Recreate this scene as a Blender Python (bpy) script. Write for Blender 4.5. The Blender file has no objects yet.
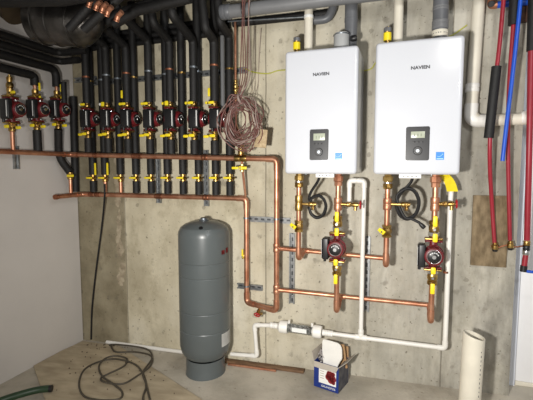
import bpy, bmesh, math, random
from mathutils import Vector, Matrix, Euler
random.seed(7)
R = math.radians
SC = bpy.context.scene
COL = SC.collection
V = Vector

# ------------------------------------------------------------------ camera
F_PX, YAW, PIT = 400.0, R(19.2), R(4.8)
CAM = V((0, -2.77, 1.55))
XL = -2.717                      # face of the left wall
fw = V((-math.sin(YAW)*math.cos(PIT), math.cos(YAW)*math.cos(PIT), -math.sin(PIT)))
rt = V((math.cos(YAW), math.sin(YAW), 0))
up = rt.cross(fw)
def ray(px, py): return fw + rt*((px-266.5)/F_PX) + up*((200-py)/F_PX)
def B(px, py, off=0.0):          # survey point on a plane `off` in front of the back wall
    d = ray(px, py); return CAM + d*((2.77-off)/d.y)
def L(px, py, off=0.1):          # survey point `off` in front of the left wall
    d = ray(px, py); return CAM + d*((XL+off)/d.x)
def floor_z(x): return -.015 + .038*(x-XL)
def FL(px, py, h=0.0):           # survey point on the sloping floor
    d = ray(px, py); t = (-.015+h-.038*XL-CAM.z)/(d.z-.038*d.x); return CAM + d*t
def atX(X, px, py):              # survey point on a plane of constant x
    d = ray(px, py); return CAM + d*((X-CAM.x)/d.x)

cd = bpy.data.cameras.new('camera'); cam = bpy.data.objects.new('camera', cd); COL.objects.link(cam)
cam.location = CAM; cam.rotation_euler = Euler((R(90)-PIT, 0, YAW))
cd.sensor_width = 36; cd.lens = F_PX/533*36; cd.clip_start = .02
SC.camera = cam

# ------------------------------------------------------------------ materials
def lin(c):
    return tuple((x/12.92 if x <= .04045 else ((x+.055)/1.055)**2.4) for x in [v/255 for v in c])
def mat(name, rgb, rough=.5, metal=0.0, var=.0, scale=20, bump=0, bscale=60, rvar=0, rgb2=None, stretch=None, spec=.5, coat=0, trans=0):
    m = bpy.data.materials.new(name); m.use_nodes = True
    nt = m.node_tree; b = nt.nodes['Principled BSDF']
    c = lin(rgb)
    b.inputs['Base Color'].default_value = (*c, 1)
    b.inputs['Roughness'].default_value = rough; b.inputs['Metallic'].default_value = metal
    b.inputs['Specular IOR Level'].default_value = spec
    b.inputs['Coat Weight'].default_value = coat
    b.inputs['Transmission Weight'].default_value = trans
    tc = nt.nodes.new('ShaderNodeTexCoord'); mp = nt.nodes.new('ShaderNodeMapping')
    nt.links.new(tc.outputs['Object'], mp.inputs['Vector'])
    if stretch: mp.inputs['Scale'].default_value = stretch
    if var or rgb2:
        n = nt.nodes.new('ShaderNodeTexNoise'); n.inputs['Scale'].default_value = scale; n.inputs['Detail'].default_value = 5
        nt.links.new(mp.outputs[0], n.inputs['Vector'])
        r = nt.nodes.new('ShaderNodeValToRGB')
        c2 = lin(rgb2) if rgb2 else tuple(min(1, x*(1+var)) for x in c)
        c1 = c if rgb2 else tuple(x*(1-var) for x in c)
        r.color_ramp.elements[0].position = .35; r.color_ramp.elements[1].position = .65
        r.color_ramp.elements[0].color = (*c1, 1); r.color_ramp.elements[1].color = (*c2, 1)
        nt.links.new(n.outputs['Fac'], r.inputs['Fac']); nt.links.new(r.outputs[0], b.inputs['Base Color'])
        if rvar:
            mr = nt.nodes.new('ShaderNodeMapRange'); mr.inputs['To Min'].default_value = rough-rvar; mr.inputs['To Max'].default_value = rough+rvar
            nt.links.new(n.outputs['Fac'], mr.inputs['Value']); nt.links.new(mr.outputs[0], b.inputs['Roughness'])
    if bump:
        n = nt.nodes.new('ShaderNodeTexNoise'); n.inputs['Scale'].default_value = bscale; n.inputs['Detail'].default_value = 6
        nt.links.new(mp.outputs[0], n.inputs['Vector'])
        bp = nt.nodes.new('ShaderNodeBump'); bp.inputs['Strength'].default_value = bump; bp.inputs['Distance'].default_value = .01
        nt.links.new(n.outputs['Fac'], bp.inputs['Height']); nt.links.new(bp.outputs[0], b.inputs['Normal'])
    return m

M = {}
M['copper'] = mat('copper', (214,160,130), .4, .8, rgb2=(178,118,90), scale=14, rvar=.1)
M['copper_dull'] = mat('dull_copper', (176,116,88), .45, .85, rgb2=(126,80,58), scale=18, rvar=.1)
M['brass'] = mat('brass', (204,172,106), .35, 1, rgb2=(150,116,62), scale=25)
M['foam'] = mat('black_foam', (19,18,18), .62, 0, var=.25, scale=30, bump=.25, bscale=120)
M['pvc'] = mat('white_pvc', (232,230,224), .38, 0, var=.04, scale=9)
M['pvc_aged'] = mat('aged_pvc', (222,216,200), .42, 0, var=.05, scale=9)
M['grey_pvc'] = mat('grey_vent_plastic', (118,119,121), .42, 0, var=.06, scale=9)
M['dark_grey'] = mat('dark_grey_plastic', (100,102,106), .4, 0, var=.08, scale=9)
M['red_paint'] = mat('red_cast_iron_paint', (104,24,30), .42, 0, var=.15, scale=30, bump=.1, bscale=200)
M['black_plastic'] = mat('black_plastic', (26,26,28), .4, 0, var=.1, scale=40)
M['cord'] = mat('black_rubber_cord', (15,15,17), .6)
M['yellow'] = mat('yellow_vinyl', (240,216,36), .42, 0, var=.06, scale=30)
M['steel'] = mat('galvanised_steel', (160,166,172), .42, .9, rgb2=(120,128,136), scale=40)
M['chrome'] = mat('bright_steel', (210,210,210), .25, 1)
M['tank'] = mat('grey_tank_paint', (86,92,93), .33, 0, var=.05, scale=3)
M['heater'] = mat('white_enamel', (205,208,215), .22, 0, var=.01, scale=3, coat=.3)
M['label'] = mat('white_label', (235,235,232), .5)
M['ink'] = mat('dark_ink', (60,62,66), .5)
M['panel'] = mat('control_panel_plastic', (38,39,42), .3)
M['lcd'] = mat('display_glass', (172,178,160), .25)
M['lcd_text'] = mat('display_digits', (130,138,118), .4)
M['sticker'] = mat('blue_sticker', (38,128,214), .4)
M['sticker_light'] = mat('pale_blue_sticker_ink', (170,214,246), .4)
M['blue_pex'] = mat('blue_tubing', (30,84,196), .35, var=.05)
M['red_pex'] = mat('red_tubing', (150,36,50), .38, var=.08)
M['red_knob'] = mat('red_handwheel', (170,28,34), .4)
M['wood'] = mat('weathered_plywood', (142,124,96), .8, 0, rgb2=(104,88,64), scale=14, stretch=(2.2,2.2,1), bump=.2)
M['ply'] = mat('floor_plywood', (190,176,150), .85, 0, rgb2=(162,148,124), scale=5, stretch=(1,3,1), bump=.15, bscale=40)
M['stick'] = mat('brown_wood_strip', (128,98,70), .75, 0, rgb2=(94,70,50), scale=12, stretch=(1,6,6))
M['brown_wood'] = mat('dark_brown_wood', (88,56,40), .7, 0, rgb2=(62,38,28), scale=9, stretch=(1,4,4))
M['joist'] = mat('dark_joist_wood', (72,56,42), .8, 0, rgb2=(50,38,28), scale=8, stretch=(1,4,4))
M['duct'] = mat('foil_wrapped_duct', (98,95,92), .3, .85, rgb2=(48,46,44), scale=7, bump=.6, bscale=14)
M['duct_brown'] = mat('dull_duct_sheet', (96,84,68), .55, .5, rgb2=(66,56,44), scale=6)
M['cable'] = mat('brown_thermostat_cable', (108,72,66), .55, var=.15, scale=30)
M['cable_grey'] = mat('pale_cable', (146,128,120), .55, var=.1, scale=30)
M['ywire'] = mat('yellow_green_wire', (176,176,70), .5)
M['hose'] = mat('green_hose', (44,66,44), .45, var=.1)
M['blackwire'] = mat('dark_flex_cable', (74,68,58), .6, var=.1)
M['box_blue'] = mat('blue_carton', (24,50,124), .45, var=.06, scale=8)
M['box_side'] = mat('shaded_carton_print', (46,50,66), .5, rgb2=(92,92,98), scale=22)  # right side of the carton, its shade put into the print colour
M['carton'] = mat('inner_carton', (176,168,156), .75, var=.06)
M['kraft'] = mat('kraft_carton', (168,134,96), .8, var=.08)
M['print_red'] = mat('printed_red', (150,44,48), .5, rgb2=(110,22,30), scale=60)
M['paper'] = mat('white_packing', (226,224,218), .65, var=.03, bump=.15, bscale=20)
M['bag'] = mat('crumpled_plastic', (192,188,186), .35, rgb2=(140,132,130), scale=22, bump=.8, bscale=30)
M['debris'] = mat('dirt_crumbs', (70,58,44), .9, var=.3)
M['drywall'] = mat('painted_drywall', (206,201,196), .75, 0, var=.035, scale=2.2, bump=.05, bscale=60)
M['door_white'] = mat('white_door_paint', (238,238,240), .5, 0, var=.01)
M['casing'] = mat('bluish_white_trim', (222,227,238), .5)
M['granules'] = mat('grey_granules', (196,194,190), .8, rgb2=(120,118,116), scale=90)
M['light_grey'] = mat('light_grey_plastic', (164,166,166), .5)
M['tag'] = mat('beige_tag', (190,170,136), .8, rgb2=(158,136,104), scale=60)
# clear tube of the neutraliser
g = bpy.data.materials.new('clear_plastic'); g.use_nodes = True
b = g.node_tree.nodes['Principled BSDF']
b.inputs['Base Color'].default_value = (.9,.92,.92,1); b.inputs['Roughness'].default_value = .12; b.inputs['Transmission Weight'].default_value = 1.0; b.inputs['IOR'].default_value = 1.15
tcn = g.node_tree.nodes.new('ShaderNodeTexNoise'); tcn.inputs['Scale'].default_value = 20
mrn = g.node_tree.nodes.new('ShaderNodeMapRange'); mrn.inputs['To Min'].default_value = .08; mrn.inputs['To Max'].default_value = .2
g.node_tree.links.new(tcn.outputs['Fac'], mrn.inputs['Value']); g.node_tree.links.new(mrn.outputs[0], b.inputs['Roughness'])
M['clear'] = g

def concrete(name, wall=True):
    m = bpy.data.materials.new(name); m.use_nodes = True
    nt = m.node_tree; N = nt.nodes; K = nt.links; b = N['Principled BSDF']
    b.inputs['Roughness'].default_value = .82; b.inputs['Specular IOR Level'].default_value = .25
    tc = N.new('ShaderNodeTexCoord')
    def noise(scale, detail=6, st=(1,1,1), rough=.55, loc=(0,0,0)):
        mp = N.new('ShaderNodeMapping'); mp.inputs['Scale'].default_value = st; mp.inputs['Location'].default_value = loc
        K.new(tc.outputs['Object'], mp.inputs['Vector'])
        n = N.new('ShaderNodeTexNoise'); n.inputs['Scale'].default_value = scale; n.inputs['Detail'].default_value = detail; n.inputs['Roughness'].default_value = rough
        K.new(mp.outputs[0], n.inputs['Vector']); return n.outputs['Fac']
    def ramp(fac, stops):
        r = N.new('ShaderNodeValToRGB')
        while len(r.color_ramp.elements) < len(stops): r.color_ramp.elements.new(.5)
        for e, (p, c) in zip(r.color_ramp.elements, stops):
            e.position = p; e.color = (*c, 1) if isinstance(c, tuple) else (c, c, c, 1)
        K.new(fac, r.inputs['Fac']); return r.outputs[0]
    def mix(fac, a, c, mode='MIX'):
        x = N.new('ShaderNodeMix'); x.data_type = 'RGBA'; x.blend_type = mode
        if isinstance(fac, float): x.inputs['Factor'].default_value = fac
        else: K.new(fac, x.inputs['Factor'])
        for s, v in (('A', a), ('B', c)):
            i = [q for q in x.inputs if q.name == s and q.type == 'RGBA'][0]
            if isinstance(v, tuple): i.default_value = (*v, 1)
            else: K.new(v, i)
        return [q for q in x.outputs if q.type == 'RGBA'][0]
    def mth(op, a, c=None):
        x = N.new('ShaderNodeMath'); x.operation = op
        for i, v in ((0, a), (1, c)):
            if v is None: continue
            if isinstance(v, (int, float)): x.inputs[i].default_value = v
            else: K.new(v, x.inputs[i])
        return x.outputs[0]
    if wall:
        sep = N.new('ShaderNodeSeparateXYZ'); K.new(tc.outputs['Object'], sep.inputs[0])
        X, Z = sep.outputs['X'], sep.outputs['Z']
        warm = ramp(noise(2.2, 7, (1,1,.6)), [(.3, lin((174,165,142))), (.5, lin((206,198,175))), (.7, lin((220,214,196)))])
        grey = ramp(noise(2.6, 7, (1.4,1,.4)), [(.3, lin((146,143,133))), (.5, lin((184,180,168))), (.7, lin((208,204,193)))])
        # one pour is warmer, the next one is greyer
        mr = N.new('ShaderNodeMapRange'); mr.inputs['From Min'].default_value = -.95; mr.inputs['From Max'].default_value = .15
        K.new(mth('ADD', X, mth('MULTIPLY', noise(1.5, 4), .5)), mr.inputs['Value'])
        col = mix(mr.outputs[0], warm, grey)
        # the old strip in the corner, left of the pour joint
        jx = B(127, 300).x
        old = ramp(noise(5, 8), [(.3, lin((128,119,98))), (.7, lin((166,157,134)))])
        col = mix(mth('LESS_THAN', X, jx), col, old)
        # peeled plaster smear on it
        pc = B(115, 240)
        dx = mth('ABSOLUTE', mth('SUBTRACT', X, mth('ADD', pc.x-.03, mth('MULTIPLY', noise(5, 7), .16))))
        mz = mth('MULTIPLY', mth('GREATER_THAN', Z, B(115,285).z), mth('LESS_THAN', Z, 1.9))
        pk = mth('MULTIPLY', mth('LESS_THAN', mth('ADD', dx, mth('MULTIPLY', noise(9, 8), .16)), .1), mz)
        col = mix(pk, col, ramp(noise(15, 6), [(.4, lin((146,134,114))), (.6, lin((182,170,148)))]))
        # vertical run-down streaks
        st = ramp(noise(5, 9, (1.3,1,.4), .7), [(.48, 0.0), (.74, .6)])
        col = mix(mth('MULTIPLY', st, mth('ADD', mth('MULTIPLY', mr.outputs[0], .8), .12)), col, lin((96,92,84)))
        # cloudy mottling of the cast face
        col = mix(.85, col, ramp(noise(5.5, 10, (1,1,.8), .72, (1,0,4)), [(.33, (.7,.68,.63)), (.48, (.97,.96,.94)), (.64, (1.0,1.0,1.0))]), 'MULTIPLY')
        # damp dark patches to the right
        rr = N.new('ShaderNodeMapRange'); rr.inputs['From Min'].default_value = -.1; rr.inputs['From Max'].default_value = .45
        K.new(X, rr.inputs['Value'])
        dp = ramp(noise(3, 7, (1.3,1,.5), .6, (3,0,1)), [(.4, 0.0), (.64, .9)])
        rz = N.new('ShaderNodeMapRange'); rz.inputs['From Min'].default_value = 1.7; rz.inputs['From Max'].default_value = .7
        rz.inputs['To Min'].default_value = .25; K.new(Z, rz.inputs['Value'])
        col = mix(mth('MULTIPLY', mth('MULTIPLY', dp, mth('MULTIPLY', rr.outputs[0], rz.outputs[0])), .85), col, lin((92,90,84)))
        # pits and bug holes
        pits = ramp(noise(42, 3), [(.64, 0.0), (.7, .75)])
        col = mix(pits, col, lin((92,86,74)))
        blot = ramp(noise(11, 4, (1,1,1), .5, (5,0,2)), [(.62, 0.0), (.7, .5)])
        col = mix(blot, col, lin((112,106,94)))
        # formwork seams
        seam = None
        for sx in [B(127,300).x, B(265,100).x, B(441,330).x]:
            s = mth('LESS_THAN', mth('ABSOLUTE', mth('SUBTRACT', X, mth('ADD', sx, mth('MULTIPLY', noise(4, 3), .012)))), .0045)
            seam = s if seam is None else mth('MAXIMUM', seam, s)
        col = mix(mth('MULTIPLY', seam, .65), col, lin((104,98,86)))
        # tie marks on a grid
        fx = mth('ABSOLUTE', mth('SUBTRACT', mth('FRACT', mth('DIVIDE', mth('ADD', X, 3.03), .62)), .5))
        fz = mth('ABSOLUTE', mth('SUBTRACT', mth('FRACT', mth('DIVIDE', mth('ADD', Z, .17), .4)), .5))
        d2 = mth('SQRT', mth('ADD', mth('POWER', mth('MULTIPLY', fx, .62), 2.0), mth('POWER', mth('MULTIPLY', fz, .4), 2.0)))
        d2 = mth('ADD', d2, mth('MULTIPLY', noise(40, 3), .03))
        col = mix(mth('MULTIPLY', mth('LESS_THAN', d2, .03), .4), col, lin((100,94,82)))
        hb = noise(35, 8)
    else:
        base = ramp(noise(2.5, 7), [(.3, lin((152,146,133))), (.5, lin((184,177,163))), (.72, lin((204,197,183)))])
        spots = ramp(noise(26, 4), [(.64, 0.0), (.72, .6)])
        col = mix(spots, base, lin((112,102,90)))
        stn = ramp(noise(4, 5, (1,1,1), .6, (2,1,0)), [(.55, 0.0), (.75, .5)])
        col = mix(stn, col, lin((132,122,108)))
        hb = noise(50, 8)
    K.new(col, b.inputs['Base Color'])
    bp = N.new('ShaderNodeBump'); bp.inputs['Strength'].default_value = .35; bp.inputs['Distance'].default_value = .008
    K.new(hb, bp.inputs['Height']); K.new(bp.outputs[0], b.inputs['Normal'])
    return m
M['wall'] = concrete('poured_concrete_wall'); M['floor'] = concrete('concrete_floor', False)

def slotted(name, along, across):
    m = mat(name, (172,174,174), .45, .8, rgb2=(140,143,145), scale=40)
    nt = m.node_tree; N, K = nt.nodes, nt.links; b = N['Principled BSDF']; src = b.inputs['Base Color'].links[0].from_socket
    tc = N.new('ShaderNodeTexCoord'); sp = N.new('ShaderNodeSeparateXYZ'); K.new(tc.outputs['Object'], sp.inputs[0])
    def mm(op, a, c):
        x = N.new('ShaderNodeMath'); x.operation = op
        for i, v in ((0, a), (1, c)):
            if isinstance(v, (int, float)): x.inputs[i].default_value = v
            elif v is not None: K.new(v, x.inputs[i])
        return x.outputs[0]
    f = mm('FRACT', mm('DIVIDE', sp.outputs[along], .05), None)
    h = mm('MULTIPLY', mm('LESS_THAN', mm('ABSOLUTE', mm('SUBTRACT', f, .5), None), .27), mm('LESS_THAN', mm('ABSOLUTE', sp.outputs[across], None), .0065))
    x = N.new('ShaderNodeMix'); x.data_type = 'RGBA'; K.new(h, x.inputs[0]); K.new(src, x.inputs[6]); x.inputs[7].default_value = (.1,.105,.11,1)
    K.new(x.outputs[2], b.inputs['Base Color']); return m
M['slotted_x'] = slotted('slotted_channel_level', 'X', 'Z'); M['slotted_z'] = slotted('slotted_channel_upright', 'Z', 'X'); M['slotted_zy'] = slotted('slotted_channel_side', 'Z', 'Y')

# ------------------------------------------------------------------ mesh helpers
def fillet(pts, rad, n=6):
    pts = [V(p) for p in pts]; out = [pts[0]]
    for i in range(1, len(pts)-1):
        a, p, c = pts[i-1], pts[i], pts[i+1]
        d1, d2 = (a-p), (c-p); l1, l2 = d1.length, d2.length
        if l1 < 1e-6 or l2 < 1e-6: continue
        d1 /= l1; d2 /= l2
        cosang = max(-1, min(1, d1.dot(d2))); ang = math.acos(cosang)
        if ang > R(176): out.append(p); continue
        t = min(rad/math.tan(ang/2), l1*.48, l2*.48)
        s, e = p+d1*t, p+d2*t
        for k in range(n+1):
            u = k/n; out.append(s.lerp(p, u).lerp(p.lerp(e, u), u))
    out.append(pts[-1]); return out
def smooth_path(pts, n=8, closed=False):
    pts = [V(p) for p in pts]; out = []; m = len(pts)
    rng = range(m) if closed else range(m-1)
    for i in rng:
        if closed: p0, p1, p2, p3 = pts[i-1], pts[i], pts[(i+1) % m], pts[(i+2) % m]
        else: p0, p1, p2, p3 = pts[max(i-1,0)], pts[i], pts[i+1], pts[min(i+2,m-1)]
        for k in range(n):
            t = k/n
            out.append(.5*((2*p1)+(p2-p0)*t+(2*p0-5*p1+4*p2-p3)*t*t+(3*p1-p0-3*p2+p3)*t**3))
    if not closed: out.append(pts[-1])
    return out
class MB:
    def __init__(s): s.bm = bmesh.new()
    def tube(s, pts, r, n=14, caps=True, rads=None):
        pts = [V(p) for p in pts]; q = [pts[0]]
        for p in pts[1:]:
            if (p-q[-1]).length > 1e-5: q.append(p)
        pts = q; bm = s.bm; rings = []
        t = (pts[1]-pts[0]).normalized()
        nrm = t.orthogonal().normalized()
        for i, p in enumerate(pts):
            if i == 0: t2 = t
            elif i == len(pts)-1: t2 = (pts[-1]-pts[-2]).normalized()
            else: t2 = ((pts[i+1]-p).normalized()+(p-pts[i-1]).normalized()); t2 = t2.normalized() if t2.length > 1e-6 else t
            nrm = (nrm - t2*nrm.dot(t2)); nrm = nrm.normalized() if nrm.length > 1e-6 else t2.orthogonal().normalized()
            bi = t2.cross(nrm); rr = rads[i] if rads else r
            rings.append([bm.verts.new(p+(nrm*math.cos(2*math.pi*k/n)+bi*math.sin(2*math.pi*k/n))*rr) for k in range(n)])
            t = t2
        for a, c in zip(rings, rings[1:]):
            for k in range(n): bm.faces.new((a[k], a[(k+1) % n], c[(k+1) % n], c[k]))
        if caps:
            bm.faces.new(list(reversed(rings[0]))); bm.faces.new(rings[-1])
        return s
    def cyl(s, p0, p1, r, r2=None, n=20):
        p0, p1 = V(p0), V(p1); return s.tube([p0, p1], r, n, True, [r, r if r2 is None else r2])
    def lathe(s, prof, origin, axis=(0,0,1), n=28):
        o, ax = V(origin), V(axis).normalized(); u = ax.orthogonal().normalized(); w = ax.cross(u); bm = s.bm; rings = []
        for r, h in prof:
            if r < 1e-5: rings.append([bm.verts.new(o+ax*h)])
            else: rings.append([bm.verts.new(o+ax*h+(u*math.cos(2*math.pi*k/n)+w*math.sin(2*math.pi*k/n))*r) for k in range(n)])
        for a, c in zip(rings, rings[1:]):
            if len(a) == 1 and len(c) == 1: continue
            for k in range(n):
                if len(a) == 1: bm.faces.new((a[0], c[(k+1) % n], c[k]))
                elif len(c) == 1: bm.faces.new((a[k], a[(k+1) % n], c[0]))
                else: bm.faces.new((a[k], a[(k+1) % n], c[(k+1) % n], c[k]))
        if len(rings[0]) > 1: bm.faces.new(list(reversed(rings[0])))
        if len(rings[-1]) > 1: bm.faces.new(rings[-1])
        return s
    def box(s, c, size, rot=None, bev=0, seg=2):
        t = bmesh.new(); bmesh.ops.create_cube(t, size=1)
        bmesh.ops.scale(t, vec=V(size), verts=t.verts)
        if bev: bmesh.ops.bevel(t, geom=t.edges[:], offset=bev, segments=seg, profile=.5, affect='EDGES')
        mtx = Matrix.Translation(V(c)) @ (rot.to_4x4() if rot else Matrix())
        bmesh.ops.transform(t, matrix=mtx, verts=t.verts); s.merge(t); return s
    def sphere(s, c, r, sc=(1,1,1), u=16, v=10, rot=None):
        t = bmesh.new(); bmesh.ops.create_uvsphere(t, u_segments=u, v_segments=v, radius=r)
        bmesh.ops.scale(t, vec=V(sc), verts=t.verts)
        mtx = Matrix.Translation(V(c)) @ (rot.to_4x4() if rot else Matrix())
        bmesh.ops.transform(t, matrix=mtx, verts=t.verts); s.merge(t); return s
    def torus(s, c, axis, RR, r, n=28, m=8):
        ax = V(axis).normalized(); u = ax.orthogonal().normalized(); w = ax.cross(u)
        pts = [V(c)+(u*math.cos(2*math.pi*k/n)+w*math.sin(2*math.pi*k/n))*RR for k in range(n)]
        bm = s.bm; rings = []
        for k in range(n):
            d = (pts[k]-V(c)).normalized()
            rings.append([bm.verts.new(pts[k]+(d*math.cos(2*math.pi*j/m)+ax*math.sin(2*math.pi*j/m))*r) for j in range(m)])
        for k in range(n):
            a, e = rings[k], rings[(k+1) % n]
            for j in range(m): bm.faces.new((a[j], a[(j+1) % m], e[(j+1) % m], e[j]))
        return s
    def prism(s, pts, vec):                  # polygon pts swept along vec
        bm = s.bm; v = V(vec); a = [bm.verts.new(V(p)) for p in pts]; c = [bm.verts.new(V(p)+v) for p in pts]; n = len(pts)
        bm.faces.new(list(reversed(a))); bm.faces.new(c)
        for k in range(n): bm.faces.new((a[k], a[(k+1) % n], c[(k+1) % n], c[k]))
        return s
    def merge(s, t):
        me = bpy.data.meshes.new('tmp'); t.to_mesh(me); t.free(); s.bm.from_mesh(me); bpy.data.meshes.remove(me)
    def build(s, name, material, parent=None, ang=38):
        bmesh.ops.recalc_face_normals(s.bm, faces=s.bm.faces[:])
        me = bpy.data.meshes.new(name); off = world(parent)
        if parent: bmesh.ops.translate(s.bm, vec=-off, verts=s.bm.verts[:])
        else:
            if getattr(s, 'recentre', False):
                zs = [v.co.z for v in s.bm.verts]; cx = sum((v.co for v in s.bm.verts), V())/len(s.bm.verts); s.o = V((cx.x, cx.y, min(zs)))
                bmesh.ops.translate(s.bm, vec=-s.o, verts=s.bm.verts[:])
        s.bm.to_mesh(me); s.bm.free()
        me.materials.append(M[material] if isinstance(material, str) else material)
        for p in me.polygons: p.use_smooth = True
        me.set_sharp_from_angle(angle=R(ang))
        o = bpy.data.objects.new(name, me); COL.objects.link(o)
        if parent: o.parent = parent
        elif getattr(s, 'recentre', False): o.location = s.o
        return o
def world(o):
    p = V((0,0,0))
    while o: p += o.location; o = o.parent
    return p
def tag(o, label=None, cat=None, group=None, kind=None):
    if label: o['label'] = label
    if cat: o['category'] = cat
    if group: o['group'] = group
    if kind: o['kind'] = kind
    return o
def thing(name, loc, label, cat, group=None):
    o = bpy.data.objects.new(name, None); o.empty_display_size = .05; COL.objects.link(o); o.location = V(loc)
    return tag(o, label, cat, group)
def dup(o, loc=None, rotz=0, parent=None):
    c = o.copy(); COL.objects.link(c)
    if parent: c.parent = parent
    if loc is not None: c.location = V(loc); c.rotation_euler = (0,0,rotz)
    for ch in list(o.children): dup(ch, parent=c)
    return c
def text_mesh(name, body, size, centre, material, parent, rot=None, depth=.0006, squash=1.0, spacing=1.0, bold=0.0):
    cu = bpy.data.curves.new('lettering', 'FONT'); cu.body = body; cu.size = size; cu.align_x = 'CENTER'; cu.align_y = 'CENTER'
    cu.extrude = depth; cu.offset = bold; cu.space_character = spacing
    t = bpy.data.objects.new('lettering', cu); COL.objects.link(t)
    bpy.context.view_layer.update()
    me = bpy.data.meshes.new_from_object(t.evaluated_get(bpy.context.evaluated_depsgraph_get()))
    bpy.data.objects.remove(t); bpy.data.curves.remove(cu)
    me.transform(Matrix.Scale(squash, 4, (0,1,0)))
    base = (rot or Matrix.Rotation(R(90), 3, 'X')).to_4x4()
    me.transform(Matrix.Translation(V(centre)-world(parent)) @ base)
    me.materials.clear(); me.materials.append(M[material])
    o = bpy.data.objects.new(name, me); COL.objects.link(o); o.parent = parent; return o

def pipe(root, pts, r, mt, fit=None, rad=.035, elbows=True, name='pipe', n=16, ename='elbow', fat=1.16):
    """one continuous pipe with a fitting of its own at every bend"""
    MB().tube(fillet(pts, rad, 7), r, n).build(name, mt, root)
    if elbows:
        for a, p, c in zip(pts, pts[1:], pts[2:]):
            a, p, c = V(a), V(p), V(c)
            d1, d2 = (a-p), (c-p)
            ang = d1.angle(d2)
            if ang > R(160): continue
            t = rad/math.tan(ang/2)*1.25+.006
            e = fillet([p+d1.normalized()*min(t, d1.length*.9), p, p+d2.normalized()*min(t, d2.length*.9)], rad, 7)
            MB().tube(e, r*fat, n).build(ename, fit or mt, root)
def sleeve(root, p, axis, r, ln, mt, name='coupling'):
    ax = V(axis).normalized(); h = ln/2
    MB().lathe([(r*.93,-h),(r,-h*.85),(r,-h*.2),(r*.95,-h*.12),(r*.95,h*.12),(r,h*.2),(r,h*.85),(r*.93,h)], p, ax, 18).build(name, mt, root)
def ball_valve(root, p, axis=(0,0,1), out=(0,-1,0), lever=(0,0,1), r=.026, ln=.07, lv=.07, mt='brass', wide=.02, bolt=True):
    ax, o, l = V(axis).normalized(), V(out).normalized(), V(lever).normalized(); h = ln/2; p = V(p)
    b = MB(); b.lathe([(r*.9,-h),(r,-h),(r,-h*.62),(r*.82,-h*.58),(r*1.02,-h*.25),(r*1.08,0),(r*1.02,h*.25),(r*.82,h*.58),(r,h*.62),(r,h),(r*.9,h)], p, ax, 8)
    b.cyl(p+o*r*.8, p+o*(r*1.5), r*.36, n=10)
    v = b.build('ball_valve', mt, root)
    side = l.cross(o).normalized(); m = Matrix((side, l, o)).transposed()
    q = MB(); top = p+o*(r*1.62)
    q.box(top+l*(lv*.42), (wide, lv, .006), m, .0025)
    q.box(top, (wide*1.15, wide*1.3, .007), m, .002)
    q.build('lever', 'yellow', v)
    if bolt: MB().cyl(top, top+o*.009, .006, n=6).build('lever_nut', 'chrome', v)
    return v
def handwheel_valve(root, p0, p1, axis_out, r=.012, wheel=.018):
    """small drain branch with a red hand wheel at its end"""
    p0, p1 = V(p0), V(p1); d = (p1-p0).normalized(); v = MB()
    ln = (p1-p0).length
    v.lathe([(r,0),(r,ln*.3),(r*1.35,ln*.34),(r*1.35,ln*.5),(r,ln*.55),(r*1.4,ln*.7),(r*1.3,ln*.88),(r*.5,ln*.9),(r*.5,ln)], p0, d, 12)
    o = V(axis_out); v.cyl(p0.lerp(p1, .75), p0.lerp(p1, .75)+o*.035, r*.9, n=12)
    b = v.build('drain_valve', 'brass', root)
    w = MB(); w.torus(p1, d, wheel, .0045, 20, 8); w.cyl(p1-d*.004, p1+d*.006, .007, n=10)
    for k in range(4):
        a = V((0,0,1)) if abs(d.z) < .9 else V((1,0,0)); e = (Matrix.Rotation(math.pi/2*k+.4, 3, d) @ a); w.cyl(p1, p1+e*wheel, .0032, n=6)
    w.build('handwheel', 'red_knob', b)
def clamp(root, p, axis, r, mt='steel'):
    MB().lathe([(r,-.006),(r*1.06,-.006),(r*1.06,.006),(r,.006)], p, axis, 18).build('clamp', mt, root)
def strut(name, p0, p1, out, label, w=.041, d=.021, slots=True):
    """slotted galvanised channel"""
    p0, p1, o = V(p0), V(p1), V(out); ax = (p1-p0).normalized(); s = ax.cross(o).normalized(); ln = (p1-p0).length; t = .0028; h = w/2
    prof = [(-h,0),(h,0),(h,d),(h-.009,d),(h-.009,d-t),(h-t,d-t),(h-t,t),(-h+t,t),(-h+t,d-t),(-h+.009,d-t),(-h+.009,d),(-h,d)]
    root = thing(name, p0, label, 'channel', 'galvanised mounting channels')
    b = MB(); b.prism([p0+s*x+o*y for x, y in prof], ax*ln); b.build('channel', 'slotted_x' if abs(ax.x) > .5 else ('slotted_z' if abs(o.y) > .5 else 'slotted_zy'), root)
    return root

# ------------------------------------------------------------------ the setting
XE = B(512.5, 320).x                             # right end of the concrete wall
def slab(name, c, size, mt, bev=0):
    b = MB(); b.box(c, size, None, bev); return tag(b.build(name, mt), kind='structure')
slab('wall_back', ((XL-.25+XE)/2, .065, 1.4), (XE-XL+.25, .13, 3.3), 'wall')
# left wall with a thin shadow gap in the corner: a sheet of drywall standing off the concrete
slab('wall_left', (XL-.06, -2.02, 1.42), (.12, 4.02, 3.1), 'drywall')
b = MB(); x0, x1, y0, y1 = XL-.2, 2.6, -4.2, .6
b.prism([(x0,y0,floor_z(x0)-.15),(x1,y0,floor_z(x1)-.15),(x1,y0,floor_z(x1)),(x0,y0,floor_z(x0))], (0,y1-y0,0))
tag(b.build('floor', 'floor'), kind='structure')
b = MB(); b.box((0,-1.9,3.07), (5.9,4.6,.06))
for k in range(11): b.box((0,-.3-.4*k,2.93), (5.6,.045,.22))
tag(b.build('ceiling', 'joist'), kind='structure')
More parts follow.
